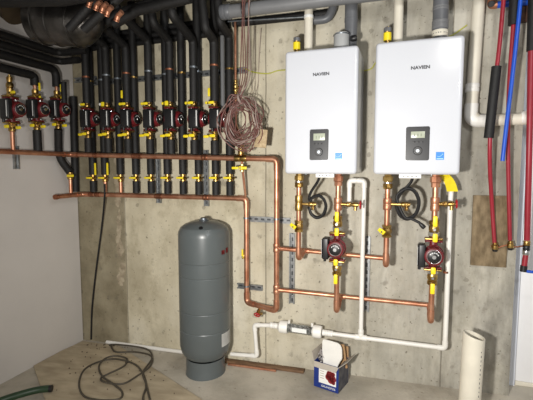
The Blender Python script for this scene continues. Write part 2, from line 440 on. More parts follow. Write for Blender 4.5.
# white door and casing beyond the end of the concrete wall
slab('door_1', (XE+.62, .19, 1.24), (1.1, .045, 2.24), 'door_white', .004)
slab('trim_1', (XE+.03, .175, 1.3), (.07, .07, 2.44), 'casing', .006)
slab('wall_right', ((XE+2.6)/2, .27, 1.45), (2.6-XE, .06, 3.2), 'drywall')
slab('baseboard_right', (XE+.62, .158, .125), (1.1, .014, .035), 'pvc_aged', .003)

# ------------------------------------------------------------------ circulator pump (flow along z, motor along +x, terminal box towards -y)
def make_pump():
    t = thing('circulator_pump', (0,0,0), 'x', 'pump', 'red circulator pumps')
    b = MB()
    b.lathe([(.0,-.036),(.034,-.036),(.05,-.026),(.055,-.008),(.055,.008),(.05,.016),(.044,.02)], (0,0,0), (1,0,0), 28)
    b.lathe([(.02,-.083),(.024,-.05),(.034,-.02),(.034,.02),(.024,.05),(.02,.083)], (0,0,0), (0,0,1), 20)
    b.build('pump_body', 'red_paint', t)
    for s in (-1, 1):
        f = MB(); f.box((0,0,s*.079), (.05,.098,.011), None, .005, 3); f.cyl((0,0,s*.0735),(0,0,s*.0845), .032, n=24)
        fl = f.build('flange', 'red_paint', t)
        bl = MB()
        for q in (-1, 1): bl.cyl((0,q*.04,s*.066),(0,q*.04,s*.084), .0065, n=6)
        bl.build('flange_bolts', 'chrome', fl)
    m = MB(); m.lathe([(.05,.02),(.059,.024),(.059,.03),(.053,.034),(.053,.074),(.05,.084),(.043,.088),(.0,.088)], (0,0,0), (1,0,0), 32)
    for k in range(12):
        a = 2*math.pi*k/12; m.box((.054, math.cos(a)*.054, math.sin(a)*.054), (.036,.005,.005), Matrix.Rotation(a,3,'X'))
    m.build('motor', 'red_paint', t)
    d = MB(); d.lathe([(.0,.0885),(.035,.0885),(.035,.091),(.033,.0925),(.0,.0925)], (0,0,0), (1,0,0), 28)
    dp = d.build('nameplate_disc', 'black_plastic', t)
    MB().torus((.0885,0,0), (1,0,0), .0385, .0022, 32, 8).build('chrome_ring', 'chrome', dp)
    MB().lathe([(.0,.0925),(.013,.0925),(.013,.096),(.011,.0985),(.0,.0985)], (0,0,0), (1,0,0), 14).build('vent_plug', 'chrome', dp)
    w = MB()
    for k in range(5):
        a = R(30+k*28); w.box((.0929, math.cos(a)*.025, math.sin(a)*.025), (.0006,.008,.004), Matrix.Rotation(a+math.pi/2,3,'X'))
    w.build('plate_print', 'label', dp)
    x = MB(); x.box((.036,-.064,-.002), (.078,.04,.136), None, .008, 3); x.box((.036,-.0845,-.002), (.066,.006,.12), None, .003)
    tb = x.build('terminal_box', 'black_plastic', t)
    MB().box((.067,-.0878,-.002), (.006,.0012,.108)).build('label_strip', 'label', tb)
    MB().cyl((.02,-.075,-.068),(.02,-.075,-.092), .009, n=10).build('cable_gland', 'black_plastic', tb)
    return t
PUMP = make_pump(); pump_used = [False]
def place_pump(p, label, rotz=0):
    if not pump_used[0]: o = PUMP; o.location = V(p); o.rotation_euler = (0,0,rotz); pump_used[0] = True; PUMP['first'] = 1; del PUMP['first']
    else: o = dup(PUMP, p, rotz)
    o['label'] = label; return o

ORD = ['first','second','third','fourth','fifth','sixth','seventh','eighth','ninth','tenth']
FR = .03                                          # radius of the insulated pipes
OS, OR = .168, .075                               # supply and return distances from the wall

# ------------------------------------------------------------------ copper headers
def header_z_up(x): # upper header falls slightly to the right
    a, c = B(67,154.5,OS), B(270,159,OS); return a.z+(c.z-a.z)*(x-a.x)/(c.x-a.x)
def header_z_lo(x):
    a, c = B(75,194,OR), B(245,198.5,OR); return a.z+(c.z-a.z)*(x-a.x)/(c.x-a.x)
xr = B(276.6,230,OS).x; xu = B(246.5,250,OR).x
zb = B(262,306.5,.12).z
lx = XL+.1
root = thing('copper_header_pipe', (xr,-.12,zb), 'long copper header below the pumps, looping in a U into the lower header', 'pipe')
hp = [(lx,-1.3,header_z_up(lx)+.01), (lx,-OS,header_z_up(lx)), (xr,-OS,header_z_up(xr)), (xr,-OS,zb), (xu,-OR,zb), (xu,-OR,header_z_lo(xu)), (lx+.02,-OR,header_z_lo(lx)), (lx+.02,-.35,header_z_lo(lx)-.004)]
MB().tube(fillet(hp, .05, 8), .0185, 18).build('pipe', 'copper', root)
for a, p, c in [(hp[k],hp[k+1],hp[k+2]) for k in range(6)]:
    a, p, c = V(a), V(p), V(c); MB().tube(fillet([p+(a-p).normalized()*.075, p, p+(c-p).normalized()*.075], .05, 8), .0215, 18).build('elbow', 'copper', root)
for px in (77,96,135,140,205):
    x = B(px,156,OS).x; sleeve(root, (x,-OS,header_z_up(x)), (1,0,0), .0205, .05, 'copper_dull', 'tee')
for px in (92,98,158,206,160):
    x = B(px,196,OR).x; sleeve(root, (x,-OR,header_z_lo(x)), (1,0,0), .021, .05, 'copper_dull', 'coupling')
sleeve(root, (lx+.02,-.35,header_z_lo(lx)-.004), (0,1,0), .021, .03, 'copper_dull', 'end_cap')
sleeve(root, (xr,-OS,B(277,248,OS).z), (0,0,1), .0235, .06, 'copper', 'tee'); sleeve(root, (xr,-OS,B(277,289.5,OS).z), (0,0,1), .0235, .06, 'copper', 'tee')
p = V(((xr+xu)/2-.012,-.12,zb)); handwheel_valve(root, p-V((0,0,.015)), p+V((-.004,-.045,-.05)), (1,0,0), .01, .02)
ball_valve(root, (xu-.024,-OR,B(243,256,OR).z), (0,0,1), (0,-1,0), (0,0,1), .013, .04, .06, wide=.014)
clamp(root, (xu,-OR,B(246,218,OR).z), (0,0,1), .021); clamp(root, (xr,-OS,B(277,219,OS).z), (0,0,1), .021)
clamp(root, (xu,-OR,B(246,286,OR).z), (0,0,1), .021)

# ------------------------------------------------------------------ insulated risers with pumps on the concrete wall
ZS = B(170,76,.03).z
sup_px = [87.5,107.5,127.5,149.5,170.5,194,214.5]
sup_end = {0:(70,26), 1:(84,24), 2:(98,24), 3:(126,25), 4:(149,22), 5:(170,26), 6:(199,21)}
ret_px = [93,105,120.5,136,151,167.5,183,198.7,215.8,230]
ret_end = {0:(74,34), 1:(88,32), 2:(104,30), 3:(116,29), 4:(122,34), 5:(138,24), 6:(160,26), 7:(190,28), 8:(204,31), 9:(218,22)}
def top_run(x, y, z0, Y, zc, lean=.03):
    """the pipe leaves the wall over the heads of the pumps, rises, and follows the joists to the right"""
    return [(x,y,z0), (x,-Y,z0+(Y+y)*.3), (x-lean,-Y,zc), (x+1.6,-Y,zc)]
sup_Y = [.3,.37,.44,.51,.36,.43,.29]
for i, px in enumerate(sup_px):
    c = B(px, 118, OS); x = c.x; y = -OS; zp = B(px,119.5,OS).z
    root = thing('insulated_pipe', (x,y,header_z_up(x)+.0175), 'black foam covered supply pipe rising from the %s pump right of the room corner' % ORD[i], 'pipe', 'insulated supply pipes')
    z0 = B(px, 40 if i > 2 else 46, OS).z
    MB().tube(fillet([(x,y,zp+.125)]+top_run(x,y,z0,sup_Y[i],2.775 if i < 4 else 2.707), .05, 5), FR, 14).build('foam_sleeve', 'foam', root)
    clamp(root, (x,y,ZS+.01), (0,0,1), FR, 'steel' if i % 2 else 'copper_dull')
    zh = header_z_up(x)
    MB().tube([(x,y,zh+.023),(x,y,zp-.15)], FR, 14).build('foam_sleeve', 'foam', root)
    for s in (1, -1):
        z = zp+s*.106
        b = MB(); b.lathe([(.02,-.014),(.025,0),(.02,.014),(.023,.02),(.023,.04),(.019,.044)], (x,y,z), (0,0,s), 10)
        b.box((x,y,zp+s*.0905), (.054,.1,.011), None, .004); b.cyl((x-.055,y-.01,z+s*.01),(x,y-.01,z+s*.01), .0085, n=10)
        v = b.build('isolation_valve', 'brass', root)
        if s > 0:
            l = MB(); k = i % 3
            l.box((x+.0,y-.05,z+.006), (.046 if k != 1 else .03,.012,.02 if k != 1 else .034), None, .006)
            l.build('lever', 'yellow', v)
            MB().sphere((x-.056,y-.012,z+.012), .0115).build('drain_cap', ('label' if i in (0,1) else 'yellow'), v)
        else:
            l = MB(); l.box((x+.006,y-.05,z-.012), (.046,.012,.022), None, .007); l.build('lever', 'yellow', v)
            l = MB(); l.box((x-.056,y-.024,z-.014), (.044,.012,.02), None, .007); l.build('drain_lever', 'yellow', v)
        MB().cyl((x,y-.02,z),(x,y-.05,z), .006, n=8).build('valve_stem', 'chrome', v)
    if i in (2, 6):
        b = MB(); b.box((x-.034,y-.014,zp+.19), (.018,.014,.06), None, .005); b.build('tag_lever', 'yellow', root)
    place_pump((x,y,zp), 'red circulator pump with black box on the concrete wall, %s from the room corner' % ORD[i])

for i, px in enumerate(ret_px):
    c = B(px, 175, OR); x = c.x; y = -OR; zl = header_z_lo(x)
    zv = B(px, 178, OR).z; z0 = B(px, 36 if i > 2 else 44, OR).z
    root = thing('insulated_pipe', (x,y,zl+.0175), 'black foam return pipe behind the pump row, %s from the room corner' % ORD[i], 'pipe', 'insulated return pipes')
    if i < 9: tp = [(x,y,zv+.028),(x,y,2.815)]
    else: tp = fillet([(x,y,zv+.028)]+top_run(x,y,z0,.222,2.815)[:3], .05, 5)
    MB().tube(tp, FR, 14).build('foam_sleeve', 'foam', root)
    clamp(root, (x,y,ZS), (0,0,1), FR, 'steel' if i % 3 else 'brass')
    if i in (1,2): MB().cyl((x,y,zl+.0225),(x,y,zv-.02), .0145, n=14).build('copper_stub', 'copper', root)
    else: MB().tube([(x,y,zl+.0225),(x,y,zv-.024)], FR*.95, 14).build('foam_sleeve', 'foam', root)
    b = MB(); b.lathe([(.017,-.032),(.022,-.028),(.022,-.012),(.018,-.008),(.024,0),(.018,.008),(.022,.012),(.022,.03)], (x,y,zv), (0,0,1), 10)
    b.cyl((x,y-.015,zv),(x,y-.04,zv), .007, n=8)
    v = b.build('ball_valve', 'brass', root)
    l = MB(); l.box((x-.004,y-.042,zv+.002), (.062,.009,.016), None, .004); l.build('lever', 'yellow', v)
    l = MB(); l.cyl((x+.03,y-.03,zv),(x+.052,y-.03,zv), .007, n=8); l.build('drain_cap', 'brass', v)
    if i in (0,1):
        b = MB(); b.box((x+.052,y-.03,zv+.075), (.018,.008,.1), None, .004); b.build('long_lever', 'yellow', v)

# corner return tucked behind the upper header
xk, yk = XL+.12, -.2
zk = atX(xk, 66, 176).z
root = thing('insulated_pipe', (XL+.05,-.09,header_z_lo(lx)+.02), 'black foam covered return pipe tucked in the corner right of the left wall pumps', 'pipe', 'insulated return pipes')
MB().tube([(XL+.055,-.085,header_z_lo(lx)+.021),(XL+.055,-.07,L(74,97,.055).z)], FR, 14).build('foam_sleeve', 'foam', root)

# ------------------------------------------------------------------ left wall: four insulated runs, three pumps
lw_px = [11, 36, 57.5]
LO = .1
ends = []
for i, px in enumerate(lw_px):
    c = L(px, 110, LO); x = XL+LO; y = c.y; zp = c.z; ends.append((y, zp))
    names = ['brass vent on top, nearest the camera', 'middle one', 'the one beside the corner']
    root = thing('supply_pipe', (x,y,header_z_up(lx)+.02), ['bare copper supply riser with a brass air vent on the left wall', 'black foam covered supply pipe over the middle left wall pump', 'black foam covered supply pipe over the left wall pump beside the corner'][i], 'pipe', 'left wall supply pipes')
    for s in (1, -1):
        z = zp+s*.106
        b = MB(); b.lathe([(.02,-.014),(.025,0),(.02,.014),(.023,.02),(.023,.04),(.019,.044)], (x,y,z), (0,0,s), 10)
        b.box((x,y,zp+s*.0905), (.054,.1,.011), None, .004); b.cyl((x,y-.01,z),(x+.06,y-.012,z), .0085, n=10)
        v = b.build('isolation_valve', 'brass', root)
        if s > 0:
            l = MB()
            if i == 0: l.box((x+.05,y-.02,z+.01), (.04,.014,.02), None, .006)
            else: l.box((x+.05,y-.005,z+.06), (.014,.014,.06), None, .006); l.box((x+.05,y-.005,z-.005), (.014,.014,.034), None, .006)
            l.build('lever', 'yellow', v)
        else:
            MB().box((x+.012,y-.05,z-.012), (.04,.014,.024), None, .007).build('lever', 'yellow', v)
            MB().box((x+.085,y-.02,z-.02), (.044,.014,.022), None, .007).build('drain_lever', 'yellow', v)
    zh = header_z_up(lx)
    if i == 0:
        MB().cyl((x,y,zh),(x,y,zp-.13), .0145, n=14).build('copper_stub', 'copper', root)
        b = MB(); b.lathe([(.018,.13),(.018,.15),(.024,.155),(.024,.18),(.016,.19),(.019,.2),(.019,.225),(.01,.23),(.01,.24),(0,.242)], (x,y,zp), (0,0,1), 12); b.build('air_vent', 'brass', root)
    else:
        if i == 1: MB().tube([(x,y,zh+.02),(x,y,zp-.15)], FR, 14).build('foam_sleeve', 'foam', root)
        else:
            MB().tube(fillet([(xk,yk,zk+.028),(XL+.056,y+(yk-y)*.7,zh-.05),(XL+.05,y+(yk-y)*.5,zh+.03),(x,y,zp-.15)], .2, 8), FR, 14).build('foam_sleeve', 'foam', root)
            MB().cyl((xk,yk,zk),(xk,yk,header_z_lo(lx)+.0195), .0145, n=14).build('copper_stub', 'copper', root)
            b = MB(); b.lathe([(.017,-.03),(.023,-.026),(.023,-.01),(.018,0),(.023,.01),(.023,.028)], (xk,yk,zk), (0,0,1), 10); b.cyl((xk,yk,zk),(xk+.03,yk-.03,zk), .007, n=8); v = b.build('ball_valve', 'brass', root)
            MB().box((xk+.032,yk-.032,zk+.002), (.07,.009,.02), None, .004).build('lever', 'yellow', v)
        run = [(35,76),(55,69.5)][i-1]; zt = L(*run, LO).z
        MB().cyl((x,y,zp+.145),(x,y,zp+.19), .0145, n=14).build('copper_stub', 'copper', root)
        MB().tube(fillet([(x,y,zp+.18),(x,y,zt),(x,-1.6,zt)], .06, 6), FR, 14).build('foam_sleeve', 'foam', root)
    place_pump((x,y,zp), 'red circulator pump on the left wall, ' + ['nearest the left picture edge under the brass vent', 'middle of the three there', 'last of the three before the corner'][i])
for i, (pxs, lab, nx) in enumerate([((75,58.5), 'uppermost black insulated pipe along the left wall, turning the corner', .25), ((75,66.5), 'second black insulated pipe from the top along the left wall, turning the corner', .17)]):
    z = L(*pxs, LO).z; x = XL+LO
    o = MB().tube(fillet([(x,-1.6,z),(x,-.24,z),(x+nx+.02,-.235,z)], .06, 6), FR*.85, 14); o.recentre = True
    tag(o.build('insulated_pipe', 'foam'), lab, 'pipe', 'insulated runs on the left wall')
x0, x1 = XL+.02, B(230.5,36,.023).x
for k, nm in enumerate(['lowest', 'middle one', 'highest']):
    z = B(150,41.5,.023).z+.046*k
    o = MB().tube([(x0,-.023,z),(x1,-.023,z)], .0215, 12); o.recentre = True
    tag(o.build('insulated_pipe', 'foam'), 'slim black level pipe against the concrete behind the pump row risers, %s of three' % nm, 'pipe', 'level pipes behind the risers')
# small dark return stub hanging beside the third left wall pump
o = MB().tube([(XL+.16,-.27,L(63,82,.16).z),(XL+.16,-.27,L(63,112,.16).z)], .022, 12); o.recentre = True
tag(o.build('insulated_pipe', 'foam'), 'short thin black pipe end beside the corner pump on the left wall', 'pipe')

# ------------------------------------------------------------------ channels
W = lambda px, py, off=0: B(px, py, off)
zt = W(170,76,.03).z
strut('mounting_channel', (W(86,76,.02).x,-.001,zt), (W(246,74,.02).x,-.001,zt), (0,-1,0), 'long horizontal steel channel behind the black pipes above the pump row')
for px, y0, y1, lab in [(292.3,233,303,'upright steel channel behind the copper branches under the left water heater'), (366,236,311,'upright steel channel behind the copper branches between the two water heaters'),
                        (160,158,203,'short upright steel channel behind the lower copper header, left of the tank'), (207.5,150,206,'short upright steel channel behind the lower copper header, above the tank')]:
    a, c = W(px,y1,.0), W(px,y0,.0); strut('mounting_channel', (a.x,-.001,a.z), (a.x,-.001,c.z), (0,-1,0), lab)
a, c = W(247,218.5), W(291,218.5); strut('mounting_channel', (a.x,-.001,a.z), (c.x,-.001,a.z), (0,-1,0), 'horizontal steel channel crossing the copper riser below the brown wiring coil')
a, c = W(238,285), W(263,285); strut('mounting_channel', (a.x,-.001,a.z), (c.x,-.001,a.z), (0,-1,0), 'short horizontal steel channel right of the tank at the bottom of the U loop')
a, c = L(15.5,169,0), L(15.5,146,0); strut('mounting_channel', (XL+.001,a.y,a.z), (XL+.001,a.y,c.z), (1,0,0), 'short upright steel channel on the left wall under the first pump')
a = L(70,80,0); strut('mounting_channel', (XL+.02,-.001,a.z), (XL+.25,-.001,a.z), (0,-1,0), 'short horizontal steel channel in the corner behind the leftmost black pipes')

# ------------------------------------------------------------------ overhead: ducts and stray pipes
def at_ceiling(name, pts, r, lab, cat='pipe', group=None, mt='foam'):
    root = MB(); root.tube(fillet([B(*p) for p in pts], .06, 5), r, 14); root.recentre = True
    return tag(root.build(name, mt), lab, cat, group)
root = thing('air_duct', B(62,24,.75), 'shiny foil wrapped round duct hanging in the top left corner', 'duct')
c0, c1 = B(38,20,.8), B(92,24,.75); ax = (c1-c0)
ln = ax.length
MB().lathe([(.0,-.02),(.11,-.02),(.138,0),(.142,ln*.3),(.142,ln*.6),(.138,ln*.85),(.1,ln),(.05,ln+.05),(0,ln+.06)], c0, ax, 36).build('duct_body', 'duct', root)
for f in (.16,.42,.78): MB().torus(c0+ax*f, ax, .1425, .006, 36, 8).build('seam_band', 'duct', root)
root = thing('air_duct', B(2,12,.95), 'dull brown sheet metal duct at the top left edge feeding the foil wrapped duct', 'duct')
d0 = B(-45,-44,.95); MB().lathe([(.0,0),(.115,0),(.12,.3),(.13,.5),(0,.51)], d0, (c0-d0), 32).build('duct_body', 'duct_brown', root)
for f in (.28,.4): MB().torus(d0+(c0-d0).normalized()*f, (c0-d0), .12, .005, 32, 8).build('seam_band', 'steel', root)
# bare copper stubs showing between the foam ends
for i, (px, py) in enumerate([(90,2),(97,5),(103,7.5),(108,11),(118,16)]):
    root = thing('copper_elbow', B(px,py,1.05), ['leftmost bare copper elbow in the black pipes overhead','second bare copper elbow from the left overhead','middle bare copper elbow of the five overhead','fourth bare copper elbow from the left overhead','rightmost bare copper elbow in the black pipes overhead'][i], 'fitting', 'bare copper elbows overhead')
    p = B(px,py,1.05); e = MB(); e.tube(fillet([p+V((-.012,0,-.026)), p, p+V((.03,-.006,.014))], .015, 6), .0125, 14); e.build('elbow', 'copper', root)
    MB().torus(p+V((-.009,0,-.02)), V((.012,0,.026)), .0125, .0028, 18, 6).build('solder_ring', 'copper_dull', root)
for i, pts in enumerate([[(69,29,1.0),(88,8,1.0),(112,-14,1.0)], [(84,30,.97),(104,11,.97),(130,-12,.97)], [(97,29,.58),(118,14,.58),(180,-6,.58)], [(114,24,.65),(136,11,.65),(190,-2,.65)]]):
    at_ceiling('insulated_pipe', pts, .023 if i < 2 else .03, 'black foam pipe slanting up to the joists above the corner, %s from the left' % ORD[i], 'pipe', 'slanting foam pipes overhead')
for i, (pts, r) in enumerate([([(0,-4,1.08),(60,-6,1.08),(160,-24,1.08)], .06)]):
    at_ceiling('insulated_pipe', pts, r, 'thick black foam pipe under the joists above the foil wrapped duct', 'pipe', 'horizontal foam pipes overhead')
a, c = B(233,23.5,.05), B(331,13,.05)
o = MB().tube([a, c], .027, 14); o.recentre = True
tag(o.build('insulated_pipe', 'foam'), 'black foam pipe lying level on the concrete just below the grey vent pipe', 'pipe')
a, c = B(228,21.5,.1), B(304,17,.1); o = MB().tube([a, c], .006, 10); o.recentre = True
tag(o.build('conduit', 'steel'), 'thin steel rod running just below the grey vent pipe', 'rod')

# ------------------------------------------------------------------ grey vent main along the top, heater vents
root = thing('vent_pipe', B(300,4,.22), 'long horizontal grey plastic vent pipe along the top of the concrete wall', 'pipe')
a, c = B(223.5,12.4,.24), B(330,-1,.24); dirv = (c-a).normalized(); e = a+dirv*2.0
MB().tube([a, e], .043, 24).build('pipe', 'grey_pvc', root)
for px, py in ((244,10),): 
    p = a+dirv*(B(px,py,.24)-a).length; MB().torus(p, dirv, .0445, .006, 24, 8).build('strap', 'black_plastic', root)
sleeve(root, a+dirv*.02, dirv, .049, .07, 'dark_grey', 'collar')
HT = 2.25; HB = 1.504
def vent(px, r, mt, y0, lab, off, rings, nm='vent_pipe'):
    p = B(px[0], y0, off); q = V((p.x, p.y, 2.93))
    root = thing(nm, (p.x,p.y,HT), lab, 'pipe')
    MB().tube([(p.x,p.y,HT+.0005), q], r, 24).build('pipe', mt, root)
    for (py, rr, ln, m2) in rings:
        z = B(px[0], py, off).z; sleeve(root, (p.x,p.y,z), (0,0,1), r*rr, ln, m2, 'collar')
    return root, p
vent((308.5,0), .028, 'pvc_aged', 40, 'white plastic air intake pipe on top of the left water heater', .13, [(17,1.12,.02,'label')])
r2, p2 = vent((351,0), .040, 'dark_grey', 30, 'dark grey plastic exhaust pipe on top of the left water heater', .13, [(20,1.04,.03,'dark_grey')])
a = B(341.5,43,.2); o = thing('vent_collar', (a.x,a.y,HT), 'grey white capped stub with a clamp on top of the left water heater', 'fitting')
MB().lathe([(.046,0),(.048,.01),(.048,.105),(.044,.12),(0,.123)], (a.x,a.y,HT+.001), (0,0,1), 24).build('collar', 'light_grey', o)
MB().torus((a.x,a.y,HT+.112), (0,0,1), .047, .004, 28, 8).build('hose_clamp', 'steel', o)
MB().lathe([(.014,-.02),(.019,-.012),(.019,.012),(.014,.02)], (a.x+.075,a.y,HT+.085), (1,0,0), 14).build('drain_plug', 'black_plastic', o)
# steel flex elbow behind the intake pipe
a = B(318,20,.07); o = MB().tube(fillet([B(313,20.5,.07), B(328,19,.07), B(333,8,.07), B(333,-10,.07)], .06, 8), .028, 18); o.recentre = True
tag(o.build('duct_elbow', 'dark_grey'), 'dark grey pipe elbow behind the intake pipe of the left water heater', 'pipe')
vent((398,0), .028, 'pvc_aged', 36, 'white plastic air intake pipe on top of the right water heater', .13, [])
vent((440,0), .043, 'dark_grey', 30, 'dark grey plastic exhaust pipe on top of the right water heater', .14, [(25,1.08,.05,'grey_pvc'),(34.2,1.06,.04,'pvc_aged'),(9,1.05,.025,'grey_pvc')])

# ------------------------------------------------------------------ water heaters
def rounded_rect(w, h, r, n=5):
    out = []
    for cx, cz, a0 in ((w/2-r,h/2-r,0),(-w/2+r,h/2-r,90),(-w/2+r,-h/2+r,180),(w/2-r,-h/2+r,270)):
        for k in range(n+1): a = R(a0+90*k/n); out.append((cx+r*math.cos(a), cz+r*math.sin(a)))
    return out
def heater(x0, x1, lab, pan, disp, dial, stick, logo_px, strip, right):
    cx = (x0+x1)/2; w = x1-x0; yf = -.36
    t = thing('water_heater', (cx,-.19,HB), lab, 'water heater', 'wall hung water heaters')
    b = MB(); b.box((cx,(-.02+yf)/2,(HT+HB)/2), (w,.34,HT-HB), None, .021, 6); b.build('cabinet', 'heater', t)
    MB().box((cx,-.012,(HT+HB)/2), (w*.8,.02,HT-HB-.1), None, .003).build('wall_bracket', 'steel', t)
    s = MB(); s.box((cx,yf+.08,(HT+HB)/2), (w+.0012,.0022,HT-HB+.0012), None, .0); 
    # control panel
    a, c = B(*pan[0],.362), B(*pan[1],.362); pw, ph = abs(c.x-a.x), abs(a.z-c.z); pc = V(((a.x+c.x)/2, yf, (a.z+c.z)/2))
    b = MB(); b.prism([(pc.x+u, yf+.002, pc.z+v) for u, v in rounded_rect(pw, ph, .01)], (0,-.008,0))
    b.prism([(pc.x+u, yf-.005, pc.z+v) for u, v in rounded_rect(pw-.008, ph-.008, .008)], (0,-.005,0)); cp = b.build('control_panel', 'panel', t)
    a, c = B(*disp[0],.37), B(*disp[1],.37); b = MB(); b.box(((a.x+c.x)/2, yf-.0105, (a.z+c.z)/2), (abs(c.x-a.x), .002, abs(a.z-c.z)), None, .0008); dsp = b.build('display', 'lcd', cp)
    b = MB(); dw = abs(c.x-a.x)
    for k in range(3): b.box(((a.x+c.x)/2+(k-1)*dw*.24, yf-.0118, (a.z+c.z)/2-.002), (dw*.1,.0006,abs(a.z-c.z)*.42))
    b.build('display_digits', 'lcd_text', dsp)
    p = B(*dial,.37); b = MB(); b.lathe([(.024,0),(.024,.003),(.021,.006),(.021,.009),(.0,.009)], (p.x,yf-.01,p.z), (0,-1,0), 28); dl = b.build('dial', 'black_plastic', cp)
    MB().torus((p.x,yf-.0165,p.z), (0,-1,0), .0205, .0012, 28, 6).build('dial_rim', 'steel', dl)
    b = MB(); b.lathe([(.009,0),(.009,.002),(0,.0022)], (p.x,yf-.019,p.z), (0,-1,0), 18); b.build('dial_button', 'steel', dl)
    b = MB()
    for k in range(3): b.box((p.x+(k-1)*.021, yf-.0105, p.z+.05), (.016,.003,.007), None, .001)
    b.build('button_row', 'black_plastic', cp)
    # blue sticker with a pale swoosh
    a, c = B(*stick[0],.361), B(*stick[1],.361); sx, sz, sw, sh = (a.x+c.x)/2, (a.z+c.z)/2, abs(c.x-a.x), abs(a.z-c.z)
    b = MB(); b.box((sx,yf-.0006,sz), (sw,.0012,sh)); st = b.build('sticker', 'sticker', t)
    b = MB(); pts = [(sx-sw*.36+sw*.72*k/8, yf-.0014, sz+sh*(-.02+.3*(k/8)**2-.12*math.sin(math.pi*k/8))) for k in range(9)]; b.tube(pts, sh*.035, 6)
    b.box((sx,yf-.0014,sz-sh*.36), (sw*.8,.0006,sh*.1)); b.build('sticker_print', 'sticker_light', st)
    # lettering on the door
    a, c = B(*logo_px[0],.361), B(*logo_px[1],.361)
    text_mesh('lettering', 'NAVIEN', .0275, ((a.x+c.x)/2, yf-.0008, (a.z+c.z)/2), 'ink', t, squash=.9, spacing=1.02, bold=.0011)
    # underside: white label strip, gas and water connections
    a, c = B(*strip[0],.3), B(*strip[1],.3); b = MB(); b.box(((a.x+c.x)/2,-.322,HB-.01), (abs(c.x-a.x),.04,.024), None, .003); ls = b.build('terminal_strip', 'label', t)
    b = MB()
    for k in range(4): b.cyl(((a.x+c.x)/2+(k-1.5)*.022,-.341,HB-.01),((a.x+c.x)/2+(k-1.5)*.022,-.3435,HB-.01), .004, n=8)
    b.build('terminal_screws', 'ink', ls)
    for dx in (-.14,-.03,.1): MB().cyl((cx+dx,-.12,HB+.001),(cx+dx,-.12,HB-.008), .013, n=12).build('bottom_screw', 'steel', t)
    # small yellow banded fitting on the lid
    return t
h1 = heater(-.721, -.278, 'white wall hung water heater beside the brown cable coil', ((310,129.6),(328.4,160)), ((313.5,133.6),(325,140.3)), (319,152), ((335,152.3),(342.6,160)), ((312,72.5),(330.2,75.8)), ((317,175),(335,175)), False)
h2 = heater(-.182, .277, 'white wall hung water heater beside the thick white drain pipe', ((406.2,127),(428.8,160.4)), ((411,131.6),(424.8,137.8)), (417.6,150.8), ((436,152),(444,159.8)), ((410,65.5),(431,69.5)), ((399,176),(421,176)), True)
for i, (px, t) in enumerate(((296.7,h1),(387.2,h2))):
    p = B(px, 46, .2)
    b = MB(); b.lathe([(.016,0),(.016,.05),(.02,.052),(.02,.09),(.017,.095),(.021,.1),(.021,.125),(.013,.13)], (p.x,-.2,HT), (0,0,1), 12); v = b.build('lid_fitting', 'brass', t)
    MB().lathe([(.0235,.05),(.0235,.094)], (p.x,-.2,HT), (0,0,1), 18).build('yellow_band', 'yellow', v)
    MB().lathe([(.0225,.1),(.0225,.124),(.012,.131),(0,.131)], (p.x,-.2,HT), (0,0,1), 8).build('dark_cap', 'dark_grey', v)
def cord(t, pts, r=.0088):
    return MB().tube(smooth_path(pts, 8), r, 8).build('power_cord', 'cord', t)
def loops(c, rx, rz, n, off, ph=0):
    out = []
    for k in range(n*10+1):
        a = ph+2*math.pi*k/10; u = 1+.04*math.sin(k*1.7); out.append(V((c.x+rx*u*math.cos(a), -off-.004*(k/10), c.z+rz*u*math.sin(a))))
    return out
c = B(317.5,206.5,.22); q = [B(320,173,.24), B(318,181,.23), B(311,192,.22), B(309,199,.22)]
cord(h1, q+loops(c, .055, .072, 3, .217, R(150)))
c = B(407.5,203.5,.22); q = [B(413,174,.24), B(411,182,.23), B(402,192,.22), B(398,198,.22)]
cd2 = cord(h2, q+loops(c, .064, .092, 3, .217, R(160))+[B(404,216,.24), B(412,219,.24), B(420,223,.24)])
a, c = B(419,222.5,.24), B(424.5,228,.24); b = MB(); b.tube([a, a.lerp(c,.35), a.lerp(c,.8), c], .01, 10, True, [.006,.012,.014,.012]); b.build('plug', 'black_plastic', cd2)

# ------------------------------------------------------------------ copper under the heaters
OV, OH = .255, .085
Rv, Rh = .0165, .0148
ub = thing('copper_branch_pipe', B(277,249,OH), 'upper horizontal copper branch pipe running behind the left forward facing pump', 'pipe')
z = B(330,253,OH).z; zR = B(385,258.5,OH).z; xa, xb, xc = xr, B(298.5,250,OV).x, B(386,255,OV).x
MB().tube([(xr+.012,-OS,B(280,248.5,OS).z),(xb,-OH,B(300,250.5,OH).z),(xc,-OH,zR)], Rh, 16).build('pipe', 'copper', ub)
zub1, zub2 = B(300,250.5,OH).z, zR
sleeve(ub, (xb,-OH,zub1), (1,0,0), Rh*1.25, .07, 'copper', 'tee')
lb = thing('copper_branch_pipe', B(277,290,OH), 'lower horizontal copper branch pipe from the U loop to below the right pump', 'pipe')
xd, xe = B(336.5,300,OV).x, B(431.5,300,OV).x
zl1, zl2 = B(337,296,OH).z, B(427,305,OH).z
MB().tube([(xr+.012,-OS,B(280,290,OS).z),(xd,-OH,zl1),(xe,-OH,zl2)], Rh, 16).build('pipe', 'copper', lb)
sleeve(lb, (xd,-OH,zl1), (1,0,0), Rh*1.25, .07, 'copper', 'tee')
